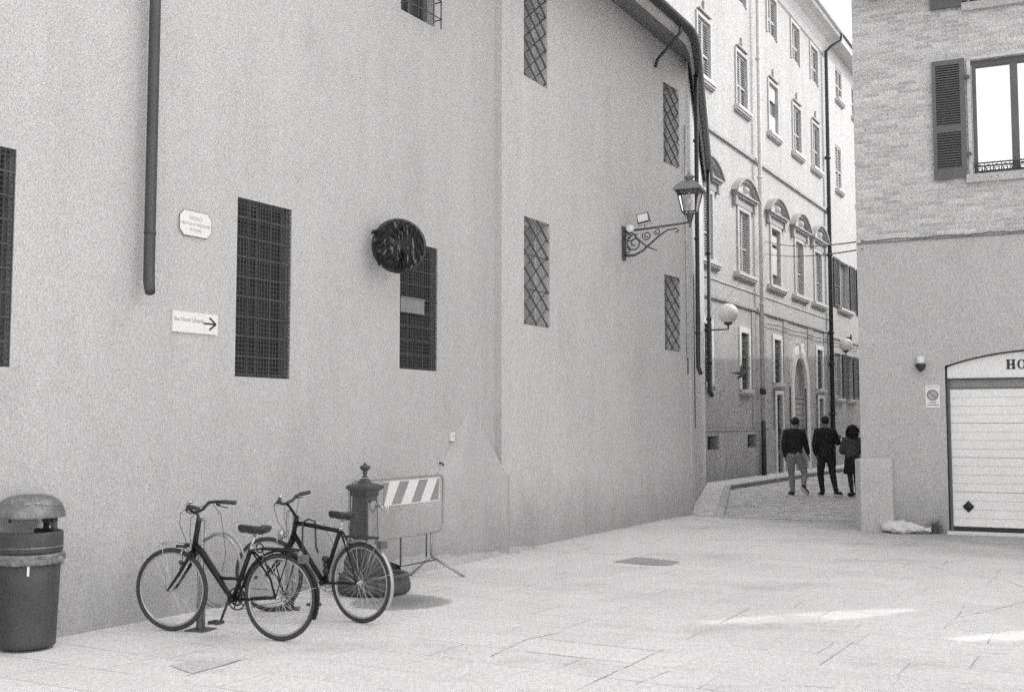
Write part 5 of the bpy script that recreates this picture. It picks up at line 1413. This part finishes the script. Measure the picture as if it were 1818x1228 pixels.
    # mudguards
    def guard(mk, cx, a0, a1, nm, mt, r=RW + .022):
        m_ = mk(); n = 22; V = []; fs = []
        for i in range(n + 1):
            a = R(a0 + (a1 - a0) * i / n)
            for y, dr in ((-.024, -.012), (-.012, -.002), (.012, -.002), (.024, -.012), (.012, .0015), (-.012, .0015)):
                V.append((cx + (r + dr) * math.cos(a), y, RW + (r + dr) * math.sin(a)))
        for i in range(n):
            for k in range(6):
                k2 = (k + 1) % 6; fs.append((i * 6 + k, i * 6 + k2, (i + 1) * 6 + k2, (i + 1) * 6 + k))
        m_.add(V, fs, True); o = m_.build(nm, mt, root)
        m_ = mk()
        for a in spec['stays']:
            if cx > .5 and a > 100: a = 180 - a
            aa = R(a)
            for s_ in (-1, 1): m_.tube([(cx, s_ * .05, RW), (cx + r * math.cos(aa), s_ * .024, RW + r * math.sin(aa))], .0022, 5)
        m_.build('mudguard_stay', M['chrome'], o)
    guard(X, 0, *spec['rg'], 'rear_mudguard', M[spec['gm']])
    if spec.get('fg'): guard(XS, WB, *spec['fg'], 'front_mudguard', M[spec['gm']])
    # brakes
    for mk, cx, s0, nm in ((X, 0, ST, 'rear_brake'), (XS, WB, HB, 'front_brake')):
        m_ = mk(); bz = RW + .30 if cx == 0 else HB.z - .05; bx = cx + (.13 if cx == 0 else -.12)
        for s_ in (-1, 1): m_.tube([(bx, s_ * .01, bz + .06), (bx, s_ * .055, bz + .03), (bx + (.0), s_ * .03, bz - .02)], .006, 6)
        m_.build(nm, M['chrome'], root)
    # cables
    m_ = XS()
    for q in spec['cables']: m_.tube(q, .0026, 5)
    m_.build('brake_cable', M['metal_dark'], root)
    # rack
    if spec.get('rack'):
        x0, x1, z = spec['rack']; m_ = X()
        m_.tube([(x0, -.03, z - .01), (x0 - .05, -.055, z), (x1 + .03, -.06, z), (x1, -.03, z), (x1, .03, z), (x1 + .03, .06, z), (x0 - .05, .055, z), (x0, .03, z - .01)], .0055, 6)
        for y in (-.02, .02): m_.tube([(x0 - .03, y, z), (x1 + .01, y, z)], .004, 5)
        for t in (.35, .7): m_.tube([(x0 + (x1 - x0) * t, -.058, z), (x0 + (x1 - x0) * t, .058, z)], .004, 5)
        for s_ in (-1, 1):
            m_.tube([(x0 - .10, s_ * .057, z), (0, s_ * .06, RW)], .005, 5); m_.tube([(x1 + .05, s_ * .06, z), (0, s_ * .06, RW)], .005, 5)
        if spec.get('spring'):
            m_.tube([(x0 + .01 + .035 * math.cos(a * .6), -.062, z - .005 + .035 * math.sin(a * .6)) for a in range(11)], .006, 6)
        m_.build('luggage_rack', M['black'] if spec['rb'] else M['metal_dark'], root)
    tl = Vector(spec['tail']); m_ = X(); m_.box(tl.x - .035, tl.x + .015, -.04, .04, tl.z - .03, tl.z + .03); m_.build('tail_light', M['red'], root)
    return root, T, TS, MB, X, XS
# nearer bicycle: step-through frame
sp1 = dict(wb=1.045, ht=(.800, 0, .885), hb=(.842, 0, .655), bb=(.445, 0, .285), st=(.275, 0, .70), sp=(.245, 0, .80), tilt=.05,
           tubes=[([(.835, 0, .70), (.76, 0, .64), (.68, 0, .545), (.60, 0, .455), (.50, 0, .335), (.45, 0, .29)], [.023, .027, .027, .025, .020, .018]), ([(.59, 0, .455), (.53, 0, .445), (.345, 0, .452)], [.013, .013, .013]), ([(.832, 0, .69), (.815, 0, .80)], [.022, .019])],
           bar=(.825, 0, .955), stemmat='metal_dark', barmat='black',
           bars=[(0, .03, .0), (-.01, .08, .015), (-.02, .15, .065), (-.07, .21, .068), (-.20, .275, .055)], silver=False, crank=110, rg=(8, 205), fg=None, gm='black', stays=(165, 40),
           cables=[[(.80, .17, 1.0), (.90, .10, .96), (.95, .04, .86), (.90, .02, .72), (.87, 0, .66)], [(.80, -.17, 1.0), (.86, -.12, .99), (.90, -.04, .90), (.88, 0, .75), (.86, 0, .66)], [(.78, -.18, 1.0), (.66, -.10, .93), (.60, -.04, .80), (.57, -.03, .62), (.60, -.02, .48)]],
           rack=(.235, -.17, .695), spring=True, rb=True, tail=(-.20, 0, .63))
b1 = bicycle('black step-through bicycle with swept-back handlebar, the nearer of the two, leaning by the wall', (-1.788, 8.692), (-.91286, .40828), 7, sp1)
_, T_, TS_, _, X_, XS_ = b1
m_ = XS_()  # low front carrier and bottle dynamo
m_.tube([(.90, -.05, .70), (1.10, -.07, .705), (1.13, 0, .705), (1.10, .07, .705), (.90, .05, .70)], .004, 5); m_.tube([(1.12, .03, .70), (1.06, .055, .34)], .0035, 5); m_.tube([(.95, -.06, .70), (.95, .06, .70)], .004, 5)
m_.build('front_carrier', M['chrome'], b1[0])
m_ = XS_(); m_.tube([(.90, .045, .55), (.93, .05, .50)], [.016, .013], 8); m_.ell((.92, .06, .56), (.02, .02, .02)); m_.build('dynamo', M['metal_dark'], b1[0])
m_ = XS_(); m_.box(.90, .99, -.03, .03, .672, .70); m_.build('head_light', M['metal_dark'], b1[0])
m_ = X_(); m_.tube([(.30, .05, .30), (.34, .07, .02)], .008, 6) if False else None
# farther bicycle: diamond frame
sp2 = dict(wb=1.056, ht=(.765, 0, .835), hb=(.805, 0, .675), bb=(.43, 0, .30), st=(.235, 0, .775), sp=(.215, 0, .845), tilt=.06,
           tubes=[([(.775, 0, .795), (.235, 0, .748)], [.019, .019]), ([(.80, 0, .70), (.44, 0, .31)], [.022, .022])],
           bar=(.86, 0, .965), stemmat='black', barmat='metal_dark',
           bars=[(0, .03, 0), (-.005, .10, .01), (-.02, .16, .045), (-.05, .22, .055), (-.085, .29, .06)], silver=True, crank=85, rg=(-12, 212), fg=None, gm='alu', stays=(20, 120, 165),
           cables=[[(.83, .17, 1.0), (.93, .10, .93), (.93, .03, .80), (.86, 0, .68)], [(.83, -.17, 1.0), (.92, -.08, .96), (.90, -.02, .84), (.85, 0, .70)], [(.80, -.12, .99), (.80, -.06, .86), (.70, -.02, .79), (.5, -.02, .775)]],
           rack=(.215, -.17, .712), spring=False, rb=False, tail=(-.22, 0, .66))
b2 = bicycle('black diamond-frame bicycle with straight top tube and silver rear mudguard, in front of the fountain', (-1.271, 9.476), (-.82484, .56536), 19, sp2)
_, T_, TS_, _, X_, XS_ = b2
m_ = X_(); m_.tube([(.66, .03, .80), (.655, .035, .62), (.63, .04, .52)], .0085, 6); m_.tube([(.66, .03, .80), (.63, -.01, .835), (.57, -.03, .81), (.56, -.035, .60), (.53, -.03, .545)], .0085, 6); m_.build('cable_lock', M['rubber'], b2[0])
m_ = X_(); m_.ell((.40, 0, .45), (.03, .03, .03)); m_.ell((.41, 0, .50), (.035, .035, .03)); m_.ell((.39, .01, .40), (.035, .03, .035)); m_.build('bottle_dynamo', M['metal_dark'], b2[0])
m_ = XS_(); m_.ell((.92, 0, .69), (.035, .035, .045)); m_.tube([(.83, 0, .68), (.91, 0, .66)], .006, 6); m_.build('head_light', M['chrome'], b2[0])

# ================================================================== PEOPLE
def remesh(o, vs_, sm=3):
    r = o.modifiers.new('remesh', 'REMESH'); r.mode = 'VOXEL'; r.voxel_size = vs_; r.use_smooth_shade = True
    s = o.modifiers.new('smooth', 'SMOOTH'); s.factor = .5; s.iterations = sm
def person(x, y, label, P_, sc=1.0, pants='trouser', jack='jacket', skirt=False, hair='short', jackz=.86, face=0):
    base = Vector((x, y, 0)); T = lambda p: base + Vector((p[0], p[1], p[2])) * sc
    root = thing('person', base, label, 'person', None)
    G = lambda k: Vector(P_[k])
    # body: one skin
    m_ = MB(T)
    hd_ = G('head'); nk = G('neck'); fdir = Vector((math.sin(R(face)), math.cos(R(face)), 0)); sdx = Vector((fdir.y, -fdir.x, 0))
    m_.ell(hd_, (.078, .095, .115), Matrix.Rotation(-R(face), 3, 'Z'), 16, 12)
    m_.ell(hd_ + fdir * .03 + Vector((0, 0, -.06)), (.055, .065, .06), Matrix.Rotation(-R(face), 3, 'Z'))
    m_.ell(hd_ + fdir * .10 + Vector((0, 0, -.015)), (.013, .02, .022)); m_.ell(hd_ + fdir * .085 + Vector((0, 0, -.055)), (.022, .012, .01))
    for s_ in (-1, 1): m_.ell(hd_ + sdx * (.078 * s_), (.012, .02, .03)); m_.ell(hd_ + fdir * .085 + sdx * (.03 * s_) + Vector((0, 0, .008)), (.014, .01, .008))
    m_.tube([hd_ + Vector((0, 0, -.06)), nk, nk - Vector((0, 0, .06))], [.05, .054, .07], 12)
    pel = G('pelvis')
    chest = nk - Vector((0, 0, .19))
    m_.ell(chest, (.15, .10, .17)); m_.ell(pel + Vector((0, 0, .03)), (.145, .10, .11)); m_.tube([chest, pel], [.12, .12], 14, flat=.8)
    for s_, t in (('l', -1), ('r', 1)):
        sh, el, ha = G('sh' + s_), G('el' + s_), G('ha' + s_)
        m_.tube([chest + Vector((0, 0, .10)), sh, el, ha], [.06, .052, .040, .026], 10)
        dr = (ha - el).normalized(); tw = Vector((0, 1, 0)) if abs(dr.y) < .8 else Vector((1, 0, 0)); tw = (tw - dr * tw.dot(dr)).normalized(); pn_ = dr.cross(tw)
        m_.ell(ha + dr * .045, (.02, .04, .05), Matrix((pn_, tw, dr)).transposed())
        for k, (o_, L) in enumerate(((-.03, .062), (-.01, .075), (.01, .07), (.029, .055))):
            p0 = ha + dr * .075 + tw * o_; m_.tube([p0, p0 + dr * L * .5 + pn_ * .006, p0 + dr * L * .9 + pn_ * .022 * (-t)], [.0095, .009, .0075], 6)
        m_.tube([ha + dr * .02 + tw * .03, ha + dr * .05 + tw * .058, ha + dr * .085 + tw * .062], [.012, .011, .009], 6)
        hp, kn, an, to = G('hp' + s_), G('kn' + s_), G('an' + s_), G('to' + s_)
        m_.tube([hp + Vector((0, 0, .03)), hp, hp.lerp(kn, .5), kn, kn.lerp(an, .35), an], [.085, .088, .072, .052, .052, .035], 12)
        m_.tube([an, an.lerp(to, .4) - Vector((0, 0, .01)), to], [.036, .038, .028], 8)
    bd_ = m_.build('body', M['skin'], root); remesh(bd_, .011 * sc, 2)
    # jacket
    m_ = MB(T)
    m_.ell(chest + Vector((0, 0, -.0)), (.20, .135, .215)); m_.tube([chest + Vector((0, 0, .05)), chest + Vector((0, 0, -.12)), pel + Vector((0, 0, .10)), Vector((pel.x, pel.y, jackz))], [.17, .185, .175, .165], 18, flat=.72)
    m_.tube([nk + Vector((0, 0, .015)), nk - Vector((0, 0, .07))], [.068, .10], 12)
    for s_ in ('l', 'r'):
        sh, el, ha = G('sh' + s_), G('el' + s_), G('ha' + s_)
        m_.tube([chest + Vector((0, 0, .12)), sh, sh.lerp(el, .5), el, el.lerp(ha, .6), ha.lerp(el, .04)], [.10, .084, .072, .064, .054, .042], 12)
        rr_ = random.Random(int(abs(x) * 100)); 
        for k in range(4):
            c = sh.lerp(el, .3 + k * .2); m_.ell(c + Vector((rr_.uniform(-.03, .03), -.04, 0)), (.03, .02, .018))
    for k in range(9): m_.ell(chest + Vector((rr_.uniform(-.14, .14), -.115, rr_.uniform(-.35, .12))), (.05, .025, .02), Matrix.Rotation(rr_.uniform(-.7, .7), 3, 'Y'))
    jk = m_.build('jacket', M[jack], root); remesh(jk, .013 * sc, 2)
    m_ = MB(T)
    if skirt:
        V = []; fs = []; n = 28
        for i, (z, rx, ry) in enumerate(((jackz + .06, .155, .12), (.74, .175, .14), (.60, .185, .15), (.52, .195, .155), (.52, .17, .13), (.8, .14, .10))):
            for k in range(n):
                a = 2 * math.pi * k / n; q = 1 + .04 * math.sin(a * 7) * (i in (2, 3)); V.append((pel.x + rx * q * math.cos(a), pel.y + ry * q * math.sin(a), z))
        for i in range(5):
            for k in range(n):
                k2 = (k + 1) % n; fs.append((i * n + k, i * n + k2, (i + 1) * n + k2, (i + 1) * n + k))
        m_.add(V, fs, True); m_.build('skirt', M['jacket'], root)
        m_ = MB(T)
        for s_ in ('l', 'r'):
            hp, kn, an = G('hp' + s_), G('kn' + s_), G('an' + s_); m_.tube([hp, hp.lerp(kn, .5), kn, kn.lerp(an, .35), an], [.088, .075, .056, .056, .038], 12)
        m_.build('tights', M['tights'], root)
    else:
        m_.ell(pel + Vector((0, -.01, .02)), (.168, .125, .13))
        for s_ in ('l', 'r'):
            hp, kn, an = G('hp' + s_), G('kn' + s_), G('an' + s_)
            m_.tube([hp + Vector((0, 0, .05)), hp, hp.lerp(kn, .5), kn, kn.lerp(an, .35), kn.lerp(an, .8), an + Vector((0, 0, .0))], [.10, .104, .09, .072, .068, .054, .052], 14)
            m_.ell(kn + Vector((0, -.05, -.05)), (.05, .025, .02)); m_.ell(an + Vector((0, -.01, .05)), (.06, .06, .022))
        tr = m_.build('trousers', M[pants], root); remesh(tr, .013 * sc, 2)
    m_ = MB(T)
    if hair == 'short':
        V_ = Matrix.Rotation(-R(face), 3, 'Z'); m_.ell(hd_ - fdir * .015 + Vector((0, 0, .025)), (.088, .098, .108), V_, 16, 12)
    else:
        rh = random.Random(5)
        m_.ell(hd_ + Vector((0, -.02, -.02)), (.12, .12, .14))
        for k in range(90):
            a = rh.uniform(0, 6.28); e_ = rh.uniform(-1.1, 1.5); q = Vector((math.cos(a) * math.cos(e_), math.sin(a) * math.cos(e_), math.sin(e_)))
            if q.y > .6 and q.z < .3: continue
            m_.ell(hd_ + Vector((0, -.02, -.03)) + Vector((q.x * .135, q.y * .13, q.z * .15)), (.028, .028, .028), seg=8, rings=6)
    hr = m_.build('hair', M['hair'], root)
    if hair == 'short': remesh(hr, .012 * sc, 1)
    for s_ in ('l', 'r'):
        an, to = G('an' + s_), G('to' + s_); m_ = MB(T); fd = (to - an); fd.z = to.z - an.z + .06; fd.normalize()
        sdv_ = Vector((fd.y, -fd.x, 0)).normalized() if abs(fd.z) < .95 else Vector((1, 0, 0)); upv_ = sdv_.cross(fd)
        c = an.lerp(to, .45)
        mt_ = Matrix((sdv_, fd, upv_)).transposed()
        m_.ell(c + upv_ * -.01, (.046, .14, .045), mt_); m_.ell(an + Vector((0, 0, -.01)), (.045, .05, .05))
        so = m_.build('shoe', M['shoe'], root)
        if not skirt:
            m_ = MB(T); V = []
            for i in range(14):
                a = 2 * math.pi * i / 14; V.append((.050 * math.cos(a), .148 * math.sin(a)))
            m_.prism([c + mt_ @ Vector((a, b, -.032)) for a, b in V], [c + mt_ @ Vector((a, b, -.058)) for a, b in V]); m_.build('sole', M['sole'], so)
    return root, T, MB
gm1 = gp(1412, 880)
person(gm1.x, gm1.y, 'man walking away in a black jacket and grey trousers, head turned down to the right', dict(
    head=(.04, 0, 1.60), neck=(.0, 0, 1.46), shl=(-.18, 0, 1.39), shr=(.18, 0, 1.39), ell=(-.235, -.02, 1.10), elr=(.26, .02, 1.12), hal=(-.19, .05, .83), har=(.32, .06, .90),
    pelvis=(.0, 0, .90), hpl=(-.085, 0, .86), hpr=(.085, 0, .86), knl=(-.05, .10, .48), knr=(.22, .02, .49), anl=(-.04, .06, .08), anr=(.13, -.22, .22), tol=(-.07, .24, .03), tor=(.24, -.14, .06)), 1.07, 'trouser', 'jacket', jackz=.86, face=55)
gm2 = gp(1468, 881)
person(gm2.x, gm2.y, 'man walking away in a black jacket and dark trousers, right forearm raised holding something', dict(
    head=(-.01, 0, 1.66), neck=(-.0, 0, 1.51), shl=(-.19, 0, 1.44), shr=(.18, 0, 1.43), ell=(-.26, -.02, 1.14), elr=(.28, .02, 1.18), hal=(-.20, .07, .90), har=(.33, .22, 1.30),
    pelvis=(.0, 0, .94), hpl=(-.09, 0, .90), hpr=(.10, 0, .90), knl=(-.11, .08, .49), knr=(.14, .0, .49), anl=(-.08, .04, .09), anr=(.15, -.20, .12), tol=(-.10, .22, .03), tor=(.28, -.12, .05)), 1.05, 'trouser2', 'jacket', jackz=.90, face=0)
hb = MB(); hp_ = Vector((gm2.x + .36, gm2.y + .30, 1.36)); hb.hexa([hp_ + Vector(v) for v in ((-.10, -.02, -.06), (.06, -.02, -.03), (.06, .02, -.03), (-.10, .02, -.06), (-.10, -.02, .05), (.10, -.02, .06), (.10, .02, .06), (-.10, .02, .05))])
tag(hb.build('folded_map', M['jacket'], loc=hp_), 'dark flat thing held up in the right hand of the middle walker', 'pouch')
gm3 = gp(1513, 882)
person(gm3.x, gm3.y, 'woman with dark curly hair, brown jacket and black skirt, beside the two men', dict(
    head=(.03, 0, 1.48), neck=(.02, 0, 1.34), shl=(-.14, 0, 1.27), shr=(.17, 0, 1.27), ell=(-.21, .03, 1.02), elr=(.24, -.02, 1.02), hal=(-.10, .22, .98), har=(.20, .15, 1.02),
    pelvis=(.02, 0, .84), hpl=(-.06, 0, .80), hpr=(.10, 0, .80), knl=(-.03, .02, .44), knr=(.13, .12, .46), anl=(.0, .0, .09), anr=(.15, .12, .10), tol=(-.03, .14, .03), tor=(.16, .28, .03)), 1.03, jack='jacket2', skirt=True, hair='curly', jackz=.88)
hb = MB(); c = Vector((gm3.x + .27, gm3.y - .02, .66)); hb.ell(c, (.05, .13, .16)); hb.tube([c + Vector((0, .08, .13)), c + Vector((-.05, .05, .55)), c + Vector((-.09, 0, .62)), c + Vector((-.05, -.05, .55)), c + Vector((0, -.08, .13))], .01, 6)
tag(hb.build('handbag', M['jacket'], loc=c), 'dark shoulder bag hanging at the right side of the curly-haired woman', 'bag')
